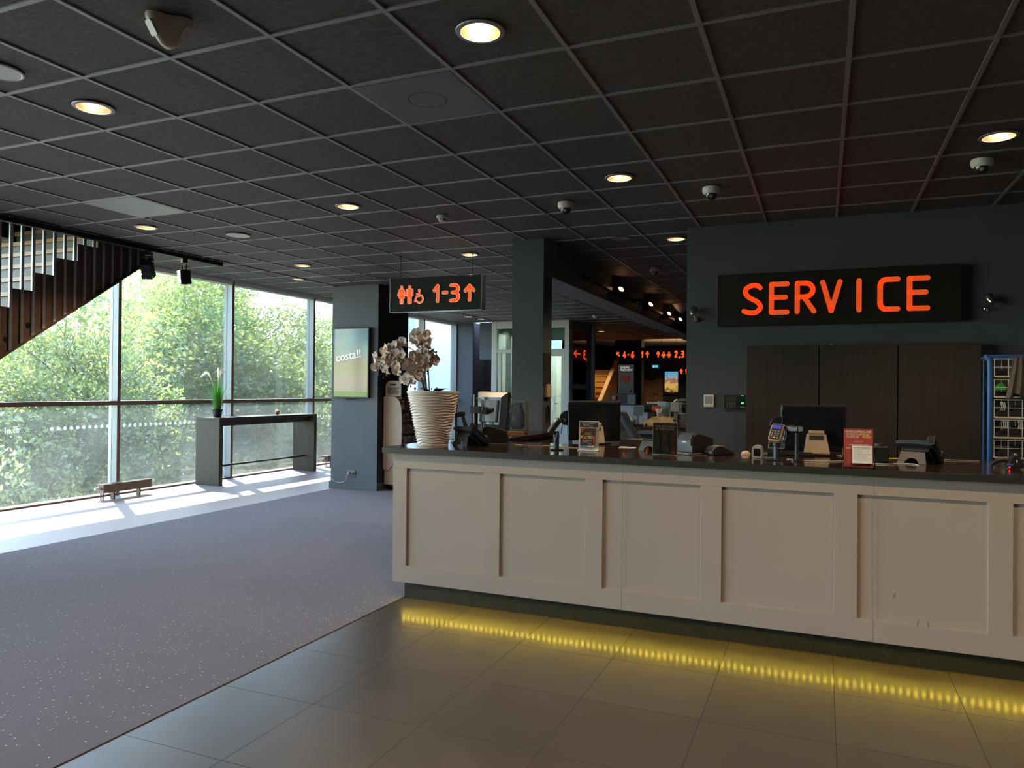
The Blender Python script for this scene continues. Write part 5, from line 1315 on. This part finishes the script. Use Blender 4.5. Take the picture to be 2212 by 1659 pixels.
MB().box(-6.26,VX1-.10,YV-.03,YV+.03,.12,.72).build('door_kick_panel',mat('white_lacquer',(0.60,.60,.58)),t,local=False)
sf=MB()
sf.box(VX1-.03,VX1+.03,YV,17.45,2.93,CEIL).box(VX1-.03,VX1+.03,YV,17.45,1.58,1.70).box(VX1-.03,VX1+.03,YV,17.45,0,.12).box(VX1-.03,VX1+.03,17.33,17.45,0,CEIL).box(VX1-.03,VX1+.03,YV+.06,YV+.12,.12,2.93)
sf.build('side_frame',mat('grey_lacquer',(0.30,.29,.29),.45,var=.03),t,local=False)
MB().box(VX1-.006,VX1+.006,YV+.12,17.33,.12,1.58).box(VX1-.006,VX1+.006,YV+.12,17.33,1.70,2.93).build('side_glass',m_glass('dark_lobby_glass',tint=(.35,.45,.43),gloss=.22),t,local=False)
MB().box(VX0,VX0+.04,YV+.06,19.29,0,CEIL).build('left_wall',M_WALL,t,local=False)
MB().box(VX0,VX1,17.38,17.46,0,.2).box(VX0,VX1,17.38,17.46,2.8,CEIL).box(VX0,VX0+.1,17.38,17.46,.2,2.8).build('outer_frame',mat('white_lacquer',(0.60,.60,.58)),t,local=False)
o=MB().box(-.35,.35,-.2,.2,0,.80).build('white_cabinet',mat('white_lacquer',(0.60,.60,.58)),loc=(-3.7,12.6,0),bevel=.005); tag(o,'low white cabinet far behind the sideways card terminal','cabinet')

# ------------------------------------------------------------------ far hall
t=thing('far_staircase','warm lit wooden staircase with solid balustrade in the far hall','staircase',(-6.6,22.5,0))
for j in range(13):
    y=19.95+.26*j; z=.17*(j+1)
    MB().box(-8.2,-6.2,y,y+.28,z-.04,z).build('tread',M_WOODW,t,local=False)
    MB().box(-8.2,-6.2,y+.02,y+.03,z-.17,z-.04).build('riser',M_STAIRW,t,local=False)
bal=lambda y: 1.295+(y-21.6)*.672
MB().prism([(20.0,0),(20.0,bal(20)-.02),(23.4,bal(23.4)-.02),(23.4,0)],-6.2,-6.14,plane='yz').build('balustrade',M_WOODW,t,local=False)
MB().prism([(20.0,bal(20)-.02),(23.4,bal(23.4)-.02),(23.4,bal(23.4)+.05),(20.0,bal(20)+.05)],-6.23,-6.11,plane='yz').build('handrail',mat('pale_handrail',(0.62,.42,.22),.35),t,local=False)

def far_sign(label,x0,x1,items,y=24.0,z0=2.47,z1=2.855,wires=(),k=24/22):
    S=lambda z: 1.57+(z-1.57)*k
    t=thing('hanging_sign',label,'sign',((x0+x1)/2*k,y,S((z0+z1)/2)),0,None)
    MB().box(x0*k,x1*k,y,y+.12,S(z0),S(z1)).build('panel',M_SIGNBLK,t,local=False,bevel=.003)
    for kind,x,h,zz in items:
        m=MB()
        if kind=='P':
            for cx_,dress in ((x,1),(x+.16,0)):
                C2=lambda q: [(a*k,S(b)) for a,b in q]
                m.prism(C2(arc(cx_,2.70,.028,0,360,20)[:-1]),y-.014,y-.002)
                m.prism(C2([(cx_-.035,2.665),(cx_+.035,2.665),(cx_+(.055 if dress else .03),2.60),(cx_-(.055 if dress else .03),2.60)]),y-.014,y-.002)
                for s_ in (-1,1):
                    q=C2([(cx_+s_*.016,2.61),(cx_+s_*.016,2.555),(cx_+s_*.044,2.655),(cx_+s_*.056,2.605)])
                    m.capsule(q[0],q[1],.026,y-.014,y-.002); m.capsule(q[2],q[3],.02,y-.014,y-.002)
            m.build('pictogram',M_REDNEON,t,local=False)
        else:
            glyph(m,kind,x*k,S(zz),h*k,.045,y-.014,y-.002,.62 if kind in '46231-' else .75); m.build('lettering',M_REDNEON,t,local=False)
    for x in wires: MB().cyl((x*k,y+.06,S(z1)),(x*k,y+.06,CEIL+.25),.006,n=6).build('wire',M_GREYP,t,local=False)
    return t
far_sign('far black hanging sign with red 4-6 and 1 arrows',-5.87,-4.69,[('N',-5.78,.13,2.585),('4',-5.585,.165,2.565),('-',-5.45,.165,2.56),('6',-5.335,.165,2.565),('1',-5.03,.165,2.565),('U',-4.895,.15,2.57)],wires=(-5.75,-4.9))
far_sign('far black hanging sign with red toilet pictograms and 2,3 cut by the wall',-4.66,-3.25,[('U',-4.57,.15,2.57),('P',-4.37,.15,2.56),('2',-4.03,.165,2.565),(',',-3.90,.165,2.565),('3',-3.84,.165,2.565),('-',-3.68,.165,2.56)],wires=(-4.45,-4.0,-3.4))
far_sign('small far dark sign with pink arrow beside the service wall edge',-4.46,-3.6,[('U',-4.40,.12,2.155),('1',-4.22,.12,2.155)],y=25.0,z0=2.05,z1=2.36,k=1.0)
t=thing('hanging_sign','sign with red 2,3 and arrow mirrored in the dark side glass of the entrance','sign',(-3.35,22.7,2.7))
MB().box(-3.37,-3.27,21.7,23.75,2.48,2.93).build('panel',M_SIGNBLK,t,local=False,bevel=.003)
m=MB()
for kind,y,ws in (('2',23.55,.9),(',',23.28,1),('3',23.17,.9)): 
    for p in glyph_paths(kind): m.stroke([(y-q[0]*.26*ws*1.35,2.575+q[1]*.26) for q in p],.055,-3.384,-3.372,'yz')
m.stroke([(22.62,2.705),(21.98,2.705)],.055,-3.384,-3.372,'yz').stroke([(22.2,2.80),(21.98,2.705),(22.2,2.61)],.055,-3.384,-3.372,'yz')
m.build('lettering',M_REDNEON,t,local=False)
for y in (22,23.4): MB().cyl((-3.32,y,2.93),(-3.32,y,CEIL+.25),.006,n=6).build('wire',M_GREYP,t,local=False)
# lit poster
t=thing('poster_display','tall lit poster with SNEAK PREVIEW and red curtain folds','poster',(-6.21,24.9,1.95))
MB().box(-.30,.29,-.06,0,-.51,.52).build('frame',M_BLACK,t,bevel=.004)
MB().box(-.275,.265,-.064,-.058,-.485,.495).build('sheet',mat('grey_green_sheet',(0.05,.065,.065),.2,emit=(.16,.20,.20),es=.17),t)
m=MB(); text(m,'SNEAK',.105,-.20,.37,-.066,bold=.002); text(m,'PREVIEW',.105,-.20,.275,-.066,bold=.002); m.build('title',mat('white_title',(0.7,.7,.68),.4,emit=(.8,.8,.78),es=.55),t)
MB().box(-.20,.16,-.066,-.064,.225,.238).build('orange_line',mat('orange_print',(0.6,.16,.03)),t)
m=MB()
for x,w,z0,z1 in ((-.17,.05,-.10,.06),(-.10,.03,-.12,.12),(-.04,.06,-.17,.14),(.05,.05,-.14,.15),(.11,.03,-.1,.12)): m.prism([(x,z0),(x+w,z0+.03),(x+w,z1),(x,z1-.02)],-.067,-.064)
m.build('red_fold',mat('red_fold_print',(0.42,.05,.04),.5,emit=(.5,.04,.03),es=.16),t)
m=MB()
for k in range(4): m.box(.06,.13,-.068,-.066,-.09+k*.035,-.075+k*.035,mx=Matrix.Rotation(-.4,4,'Y'))
m.build('pale_ribs',M_PAPER,t)
m=MB(); text(m,'LAAT JE',.05,-.21,-.375,-.066); text(m,'VERRASSEN',.05,-.21,-.43,-.066); m.build('small_lettering',M_PAPER,t)
MB().box(.12,.22,-.066,-.064,-.43,-.38).build('orange_logo',mat('orange_print',(0.6,.16,.03)),t)
# colourful film poster
def m_film():
    m,nt,bb=newmat('film_poster'); tc=N(nt,'ShaderNodeTexCoord'); sx=N(nt,'ShaderNodeSeparateXYZ'); L(nt,tc.outputs['Object'],sx.inputs[0])
    n1=N(nt,'ShaderNodeTexNoise'); n1.inputs['Scale'].default_value=9; n1.inputs['Detail'].default_value=5; L(nt,tc.outputs['Object'],n1.inputs['Vector'])
    h=mathn(nt,'ADD',sx.outputs[2],mathn(nt,'MULTIPLY',mathn(nt,'SUBTRACT',n1.outputs[0],.5),.7))
    cr=N(nt,'ShaderNodeValToRGB'); e=cr.color_ramp.elements
    e[0].position=0; e[0].color=(.02,.03,.05,1); e[1].position=1; e[1].color=(.10,.40,.75,1)
    for p,c in ((.14,(.12,.10,.03)),(.3,(.65,.42,.08)),(.48,(.75,.45,.16)),(.58,(.25,.10,.05)),(.68,(.5,.36,.26)),(.78,(.2,.45,.7))):
        q=e.new(p); q.color=(*c,1)
    L(nt,mathn(nt,'ADD',h,.5),cr.inputs[0]); L(nt,cr.outputs[0],bb.inputs['Base Color']); L(nt,cr.outputs[0],bb.inputs['Emission Color']); bb.inputs['Emission Strength'].default_value=.75
    return m
t=thing('film_poster','lit colourful film poster on the black wall at the far end','poster',(-5.63,30.0,1.88))
MB().box(-.30,.30,-.06,0,-.48,.48).build('frame',M_BLACK,t)
MB().box(-.265,.265,-.064,-.058,-.36,.455).build('sheet',m_film(),t)
MB().box(-.1,.12,-.066,-.06,-.40,-.385).build('credit_line',M_PAPER,t)
t=thing('exit_sign','small blue lit exit sign hanging in the far hall','exit sign',(-6.23,29.7,2.54))
t.scale=(.76,1,.76)
MB().box(-.16,.16,-.03,.03,-.075,.075).build('housing',mat('exit_blue',(0.02,.2,.3),.4,emit=(.03,.32,.45),es=1.0),t)
m=MB(); m.box(-.11,-.04,-.034,-.03,-.045,.045); m.capsule((.02,.02),(.10,.02),.03,-.034,-.03); m.capsule((.05,-.03),(.09,.03),.025,-.034,-.03); m.build('running_figure',mat('exit_white',(0.6,.8,.85),.4,emit=(.6,.9,1),es=.9),t)
MB().cyl((0,0,.075),(0,0,.95),.012,n=6).build('rod',M_BLACKM,t)
for i,(x0,x1,l) in enumerate(((-6.73,-6.25,'left leaf of the far brown double door'),(-6.245,-5.965,'right leaf of the far brown double door'))):
    t=bpy.data.objects.new('door_%d'%(i+1),None); COL.objects.link(t); t.location=((x0+x1)/2,29.98,0); tag(t,l,'door',kind='structure')
    MB().box(x0,x1,29.93,29.99,0,1.99+.12*i).build('door_leaf',M_DOORW,t,local=False,bevel=.004)
    kx=x1-.06 if i==0 else x0+.07
    MB().ball((kx,29.9,1.45),.035,12,8).build('knob',M_CHROME,t,local=False,smooth=True)
MB_=MB().box(-6.25,-6.245,29.90,29.99,0,2.3); struct('trim_3',MB_,M_WOODW,'pale strip between the far door leaves','trim')

# bakery style counter in the middle distance
t=thing('snack_counter','brown snack counter in the middle distance right of the first till','counter',(-2.4,11.2,0))
MB().box(-3.1,-1.45,10.7,11.7,0,1.0).build('body',M_CAB,t,local=False)
MB().box(-3.15,-1.4,10.65,11.75,1.0,1.04).build('worktop',M_TOP,t,local=False,bevel=.003)
t=thing('pale_front_counter','pale counter front with a dark display before the far posters','counter',(-4.0,15.6,0))
MB().box(-4.35,-3.2,15.4,16.2,0,1.25).build('body',mat('lilac_white',(0.45,.42,.45),.5),t,local=False)
MB().box(-4.20,-3.62,15.35,15.45,1.26,1.50).build('display_panel',M_BLKPR,t,local=False)
MB().ball((-4.08,15.34,1.40),.055,12,8,(1,.3,1)).build('red_rosette',mat('rose_red',(0.5,.07,.04),.5),t,local=False,smooth=True)
MB().box(-3.80,-3.64,15.34,15.36,1.28,1.48).build('pale_print',M_GREYP,t,local=False)
t=thing('drawer_box','warm wooden drawer box on the snack counter','drawer box',(-2.21,11.0,1.041))
MB().box(-.24,.24,-.12,.12,0,.075).build('body',M_WOODW,t,bevel=.003)
for k in range(2): MB().box(-.232,.232,-.124,-.118,.006+k*.035,.034+k*.035).build('drawer',mat('light_wood',(0.62,.38,.17),.45,var=.1),t,bevel=.002)
MB().ball((-.205,-.13,.02),.018,10,8).build('knob',M_BLACK,t,smooth=True)
t=thing('wooden_tray','flat light wooden tray leaning on the drawer box','tray',(-2.21,11.0,1.117))
MB().add([(-.19,-.11,.0),(.19,-.11,.0),(.17,.10,.05),(-.15,.10,.05),(-.19,-.11,.012),(.19,-.11,.012),(.17,.10,.062),(-.15,.10,.062)],[(0,3,2,1),(4,5,6,7),(0,1,5,4),(1,2,6,5),(2,3,7,6),(3,0,4,7)]).build('board',mat('light_wood',(0.62,.38,.17)),t)
def headset(label,x,z,col,rz):
    t=thing('customer_display',label,'display',(x,11.0,1.041),rz,'square customer displays on posts')
    MB().prism(rrect(-.065,.065,z-1.041-.07,z-1.041+.07,.015),-.02,.015).build('display_back',col,t,bevel=.004)
    MB().box(-.015,.015,-.005,.015,0,z-1.041-.06).build('post',M_GREYP,t); MB().box(-.07,.07,-.05,.06,0,.012).build('foot',M_BLACK,t)
    for s in (-1,1): MB().box(s*.075-.006,s*.075+.006,.0,.012,.012,z-1.041-.05).build('side_rod',M_SILVER,t)
    return t
headset('square blue grey customer display on a post, left on the snack counter',-2.565,1.258,mat('slate_plastic',(0.13,.15,.18),.35),.1)
headset('square pale grey customer display on a post beside the service wall edge',-2.012,1.327,mat('pale_grey_plastic',(0.26,.26,.23),.35),.0)
def can(label,x0,x1,z,r,rear,mt,mt2):
    t=thing('crisp_tube',label,'container',((x0+x1)/2,11.15,z),0)
    MB().cyl((x0-(x0+x1)/2,0,0),(.01,0,0),r,n=20).build('dark_end',mt,t,smooth=True)
    MB().cyl((.01,0,0),(x1-(x0+x1)/2,0,0),r,r*.92,20).build('banded_wrap',mt2,t,smooth=True)
    MB().box(-.06,.06,-.03,.03,1.0405-z,-r*.9).build('cradle',M_BLACK,t)
MRED=mat('red_gold_wrap',(0.42,.08,.03),.35,var=.5,scale=14,stretch=(6,1,1))
can('dark tube with red and gold wrap lying beside the blue grey display',-2.50,-2.27,1.29,.055,0,M_BLACK,MRED)
can('dark tube with red wrap beside the pale grey display',-1.93,-1.80,1.325,.055,0,M_BLACK,MRED)
t=thing('blue_carton','blue and white carton standing behind the straws','carton',(-2.245,11.35,1.041))
MB().box(-.075,.035,-.04,.04,0,.36).build('white_side',mat('ice_blue_print',(0.30,.42,.50),.5,var=.2),t); MB().box(.035,.085,-.04,.04,.06,.35).build('blue_side',mat('steel_blue_print',(0.16,.25,.33),.5),t); MB().box(-.082,-.072,-.041,.041,.24,.365).build('white_strip',M_PAPER,t)
t=thing('straw_cup','small cup with a bunch of pink white straws on the snack counter','straws',(-2.235,10.93,1.1775+.0))
MB().lathe([(.025,-.0),(.035,.06),(.032,.06),(.02,.004)],16,cap=False).build('cup',M_TAN,t,smooth=True)
for k in range(11):
    a=-.75+k*.15; MB().cyl((.01*math.sin(k),.008*math.cos(k*2),.01),(.075*a,.02*math.sin(k*3),.125+.008*math.sin(k*5)),.0055,n=7).build('straw',mat('pink_white_straw',(0.70,.55,.52),.5),t,smooth=True)
t=thing('slanted_screen','dark slanted till screen on the snack counter right of the straws','screen',(-2.13,11.2,1.041))
MB().box(-.012,.012,-.10,.10,0,.26,mx=Matrix.Rotation(-.5,4,'Y')).build('panel',M_GREYP,t,bevel=.004); MB().box(-.06,.10,-.07,.07,0,.016).build('foot',M_BLACK,t)
t=thing('white_bowl','white domed bowl at the left end of the snack counter','bowl',(-2.68,11.1,1.041))
MB().lathe([(.035,0),(.06,.03),(.07,.07)]+[(.07*math.cos(PI/2*k/6),.075+.05*math.sin(PI/2*k/6)) for k in range(7)],20,cap=False).build('dome',M_WHITEP,t,smooth=True)
o=MB().lathe([(.028,0),(.036,.07),(.034,.07),(.026,.004)],18,cap=False).build('paper_cup',M_WHITEP,smooth=True,loc=(-1.99,10.8,1.041)); tag(o,'single white paper cup right of the wooden tray','cup')
t=thing('coffee_machine','grey coffee machine with curved white spout behind the displays','machine',(-2.02,11.45,1.041))
MB().box(-.02,.17,-.10,.10,.0,.38).build('body',M_GREYP,t,bevel=.01); MB().prism([(-.02,.36),(.19,.33),(.17,.40),(.02,.41)],-.1,.1).build('hood',mat('slate_plastic',(0.13,.15,.18)),t)
MB().tube(smooth_path([(-.02,-.08,.39),(-.06,-.09,.37),(-.10,-.09,.29),(-.12,-.09,.24)],5),.016,10).build('spout',M_WHITEP,t,smooth=True)
t=thing('steel_frame_stand','steel framed box with brown folds beside the service wall edge','stand',(-1.87,10.95,1.041))
MB().box(-.10,-.09,-.06,.06,0,.20).box(.09,.10,-.06,.06,0,.20).box(-.10,.10,-.06,.06,.19,.20).build('frame',M_SILVER,t); MB().prism([(-.08,.0),(.03,.0),(.08,.17),(-.02,.19)],-.04,.04).build('folded_bag',M_CLOTH,t)
o=MB().box(-.10,.10,-.06,.06,0,.06).build('black_device',M_BLACK,loc=(-2.72,10.86,1.041),bevel=.006); tag(o,'black device with white label left on the snack counter','device')
t=thing('flat_package','silver flat package lying behind the red gold tube','package',(-2.42,11.42,1.30))
MB().box(-.09,.09,-.05,.05,.06,.09).build('wrap',M_SILVER,t,bevel=.006); MB().box(-.07,.07,-.04,.04,-.259,.06).build('box',M_BLACK,t)

# ------------------------------------------------------------------ outdoors
b=MB().box(-120,-9.7,-60,90,-4.6,-4.5); struct('ground_outside',b,M_ROAD,'green ground outside far below the windows','ground')
def leaf_cloud(seed,n,cs,ls):
    rr=np.random.RandomState(seed); V=[];F=[]
    for (cx_,cy_,cz_,rx,ry,rz) in cs:
        k=int(n*rx*ry*rz)
        u=rr.normal(size=(k,3)); u/=np.linalg.norm(u,axis=1)[:,None]; rad=rr.uniform(.25,1,size=k)**.45
        # lumpy radius
        lump=1+.22*np.sin(u[:,0]*6+cx_*3)*np.sin(u[:,1]*7+cy_)*np.sin(u[:,2]*6+cz_*2)
        p=u*rad[:,None]*lump[:,None]*np.array([rx,ry,rz])+np.array([cx_,cy_,cz_])
        a=rr.normal(size=(k,3)); a/=np.linalg.norm(a,axis=1)[:,None]
        h=rr.normal(size=(k,3)); h[:,2]+=.0; bb=np.cross(a,h); bb/=np.linalg.norm(bb,axis=1)[:,None]
        s=ls*rr.uniform(.6,1.35,size=k)
        a*=s[:,None]; bb*=(s*.62)[:,None]
        o=len(V)
        q=np.stack([p-a,p+bb*.9-a*.1,p+a,p-bb*.9-a*.1],1).reshape(-1,3)
        V.append(q); 
    V=np.concatenate(V); n4=len(V)//4
    me=bpy.data.meshes.new('foliage'); me.vertices.add(len(V)); me.vertices.foreach_set('co',V.astype(np.float32).ravel())
    me.loops.add(n4*4); me.polygons.add(n4); me.loops.foreach_set('vertex_index',np.arange(n4*4,dtype=np.int32))
    me.polygons.foreach_set('loop_start',np.arange(0,n4*4,4,dtype=np.int32)); me.polygons.foreach_set('loop_total',np.full(n4,4,dtype=np.int32))
    me.update(); me.validate(); return me
def branches(seed,h,levels=4):
    rr=random.Random(seed); m=MB()
    def grow(p,d,ln,r,lv):
        pts=[p]; rs=[r]; q=p
        for k in range(4):
            d=(d+Vector((rr.uniform(-.22,.22),rr.uniform(-.22,.22),rr.uniform(-.05,.16)))).normalized(); q=q+d*ln/4; pts.append(q); rs.append(r*(1-.13*(k+1)))
        m.tube(pts,rs,6)
        if lv==0: return
        for k in range(3 if lv>1 else 4):
            a=rr.uniform(0,6.28); dd=(d*.55+Vector((math.cos(a),math.sin(a),rr.uniform(-.1,.5)))*.75).normalized()
            j=rr.randint(2,4); grow(pts[j],dd,ln*rr.uniform(.6,.8),rs[j]*.62,lv-1)
    grow(Vector((0,0,0)),Vector((0,0,1)),h,.24,levels)
    return m
crownA=[(0,0,5.2,2.4,2.4,1.7),(1.3,.5,4.2,1.7,1.7,1.5),(-1.2,.9,4.4,1.7,1.8,1.5),(.2,-1.6,4.4,1.7,1.6,1.4),(0.3,1.9,3.6,1.7,1.6,1.4),(.6,.0,6.9,1.3,1.4,1.2),(1.2,-1.2,3.0,1.6,1.6,1.3),(-.8,-.6,2.8,1.8,1.8,1.3)]
crownB=[(0,0,4.4,2.2,2.5,1.8),(1.2,1.2,3.6,1.7,1.6,1.5),(.8,-1.5,3.7,1.8,1.8,1.4),(-1.1,0,3.4,1.6,1.8,1.5),(.2,.4,6.0,1.5,1.3,1.3),(.9,.1,2.5,1.9,2.1,1.3)]
LA=leaf_cloud(3,1750,crownA,.056); LB=leaf_cloud(5,1850,crownB,.054)
LA.materials.append(M_LEAFA); LB.materials.append(M_LEAFB)
trA=branches(11,3.4).build('trunk',M_BARK,smooth=True); trB=branches(23,3.0).build('trunk',M_BARK,smooth=True)
TR=[(-15.2,10.8,-4.2,'A',1.02,.3,'leafy tree outside the bay under the staircase'),(-15.8,15.2,-4.2,'A',1.16,2.1,'leafy tree outside the bay with the tall grass pot'),
    (-16.0,20.0,-4.2,'A',1.06,4.2,'leafy tree outside the bay behind the bar table'),(-14.6,13.0,-4.9,'B',.92,1.0,'lower leafy tree outside near the glass, between two taller ones'),
    (-14.9,17.8,-5.1,'B',.95,3.3,'lower leafy tree outside, seen under the bar table'),(-19.5,17.5,-4.2,'B',1.4,5.0,'dense tree farther outside behind the front row'),
    (-20.5,26,-4.3,'A',1.12,1.4,'tree outside seen between bar table and wide pillar'),(-21,11.5,-4.4,'B',1.2,.4,'dense tree farther outside left of the staircase bay'),
    (-24.5,31,-4.4,'B',1.15,2.2,'distant tree outside beside the wide pillar'),(-14.4,8.2,-4.7,'B',.95,2.7,'lower leafy tree outside at the left picture edge'),(-23,22,-4.4,'B',1.5,.9,'distant dense tree outside above the bar table')]
used=set()
for x,y,z,k,s,rz,l in TR:
    t=thing('tree',l,'tree',(x,y,z),rz,'trees outside the glass wall'); t.scale=(s,s,s)
    src=trA if k=='A' else trB
    if k in used: tr=src.copy(); COL.objects.link(tr)
    else: tr=src; used.add(k)
    tr.parent=t
    f=bpy.data.objects.new('foliage',LA if k=='A' else LB); COL.objects.link(f); f.parent=t
# hedge band low outside
LH=leaf_cloud(9,700,[(0,i*1.5,0,1.6,1.5,1.25) for i in range(10)],.065); LH.materials.append(M_LEAFB)
for i,(x,y,l) in enumerate(((-14.2,6.0,'long low hedge outside below the window')
    ,(-17.8,18.5,'long low hedge outside behind the bar table'),)):
    o=bpy.data.objects.new('hedge',LH); COL.objects.link(o); o.location=(x,y,-2.9); tag(o,l,'hedge')
# white building outside
t=thing('outside_building','bright white building outside behind the orchids','building',(-20,44,-4.5))
MB().box(-30,-12.5,40,52,-4.5,16).build('wall',M_BWHITE,t,local=False)
for z in (5.2,8.4):
    for x in (-27.5,-24,-20.5,-17,-14.5): MB().box(x,x+1.5,39.9,40.05,z-3.4,z-1.7).build('window',M_BGLASS,t,local=False)
m=MB()
for k in range(40): m.box(-29.5+k*.42,-29.46+k*.42,39.95,40.02,-2,1.1)
m.build('cladding_joints',M_GRID,t,local=False)
t=thing('white_screen_wall','tall plain white panel outside right of the orchids','panel',(-14.7,26.5,-4.5))
MB().box(-15.4,-12.6,26.4,26.7,-4.5,4.6).build('wall',M_BWHITE,t,local=False)
b=MB().box(-7.2,-6.0,17.46,19.3,.0,.02); struct('ground_entrance',b,M_BWHITE,'pale paving outside the glazed entrance','ground')

# ------------------------------------------------------------------ light
w=bpy.data.worlds.new('World'); scn.world=w; w.use_nodes=True; nt=w.node_tree; nt.nodes.clear()
ow=N(nt,'ShaderNodeOutputWorld'); bg=N(nt,'ShaderNodeBackground'); sk=N(nt,'ShaderNodeTexSky',sky_type='NISHITA')
sk.sun_disc=False; sk.sun_elevation=math.radians(49); sk.sun_rotation=math.radians(-56); sk.air_density=1.25; sk.dust_density=.5; sk.ozone_density=1.0
tn=N(nt,'ShaderNodeMix',data_type='RGBA',blend_type='MULTIPLY'); tn.inputs[0].default_value=1; tn.inputs[7].default_value=(.95,.98,1.06,1); L(nt,sk.outputs[0],tn.inputs[6]); L(nt,tn.outputs[2],bg.inputs[0]); bg.inputs[1].default_value=2.4; L(nt,bg.outputs[0],ow.inputs[0])
sl=bpy.data.lights.new('sun','SUN'); sl.energy=34; sl.angle=math.radians(.53); sl.color=(1,.95,.88)
so=bpy.data.objects.new('sun',sl); COL.objects.link(so)
so.rotation_euler=Vector((1,-.674,-1.406)).to_track_quat('-Z','Y').to_euler()
for i in range(len(mull)-1):
    ld=bpy.data.lights.new('window_portal','AREA'); ld.shape='RECTANGLE'; ld.size=mull[i+1]-mull[i]-.05; ld.size_y=3.25; ld.cycles.is_portal=True
    o=bpy.data.objects.new('window_portal',ld); COL.objects.link(o); o.location=(XW-.2,(mull[i]+mull[i+1])/2,1.68); o.rotation_euler=(0,-PI/2,0)
    o.rotation_euler=Vector((1,0,0)).to_track_quat('-Z','Z').to_euler()
# ------------------------------------------------------------------ camera
FPX=1597.92; yaw,pit,rol=.397995631,.00687942732,.00975374913
f=Vector((-math.sin(yaw)*math.cos(pit),math.cos(yaw)*math.cos(pit),math.sin(pit))); r=Vector((math.cos(yaw),math.sin(yaw),0)); u=r.cross(f)
r2=r*math.cos(rol)+u*math.sin(rol); u2=-r*math.sin(rol)+u*math.cos(rol)
cd=bpy.data.cameras.new('camera'); co=bpy.data.objects.new('camera',cd); COL.objects.link(co)
cd.sensor_fit='HORIZONTAL'; cd.sensor_width=36; cd.lens=36*FPX/2212; cd.clip_end=400; cd.clip_start=.05
M=Matrix(((r2.x,u2.x,-f.x,0),(r2.y,u2.y,-f.y,0),(r2.z,u2.z,-f.z,1.57),(0,0,0,1))); co.matrix_world=M
scn.camera=co
vs=scn.view_settings
scn.display_settings.display_device='sRGB'
vs.view_transform='Standard'; vs.look='None'; vs.gamma=1; vs.use_curve_mapping=False; vs.exposure=0.0
scn.cycles.use_denoising=True
scn.cycles.max_bounces=10; scn.cycles.diffuse_bounces=5; scn.cycles.glossy_bounces=4; scn.cycles.transmission_bounces=8; scn.cycles.transparent_max_bounces=16
scn.cycles.sample_clamp_indirect=6; scn.cycles.caustics_reflective=False; scn.cycles.caustics_refractive=False
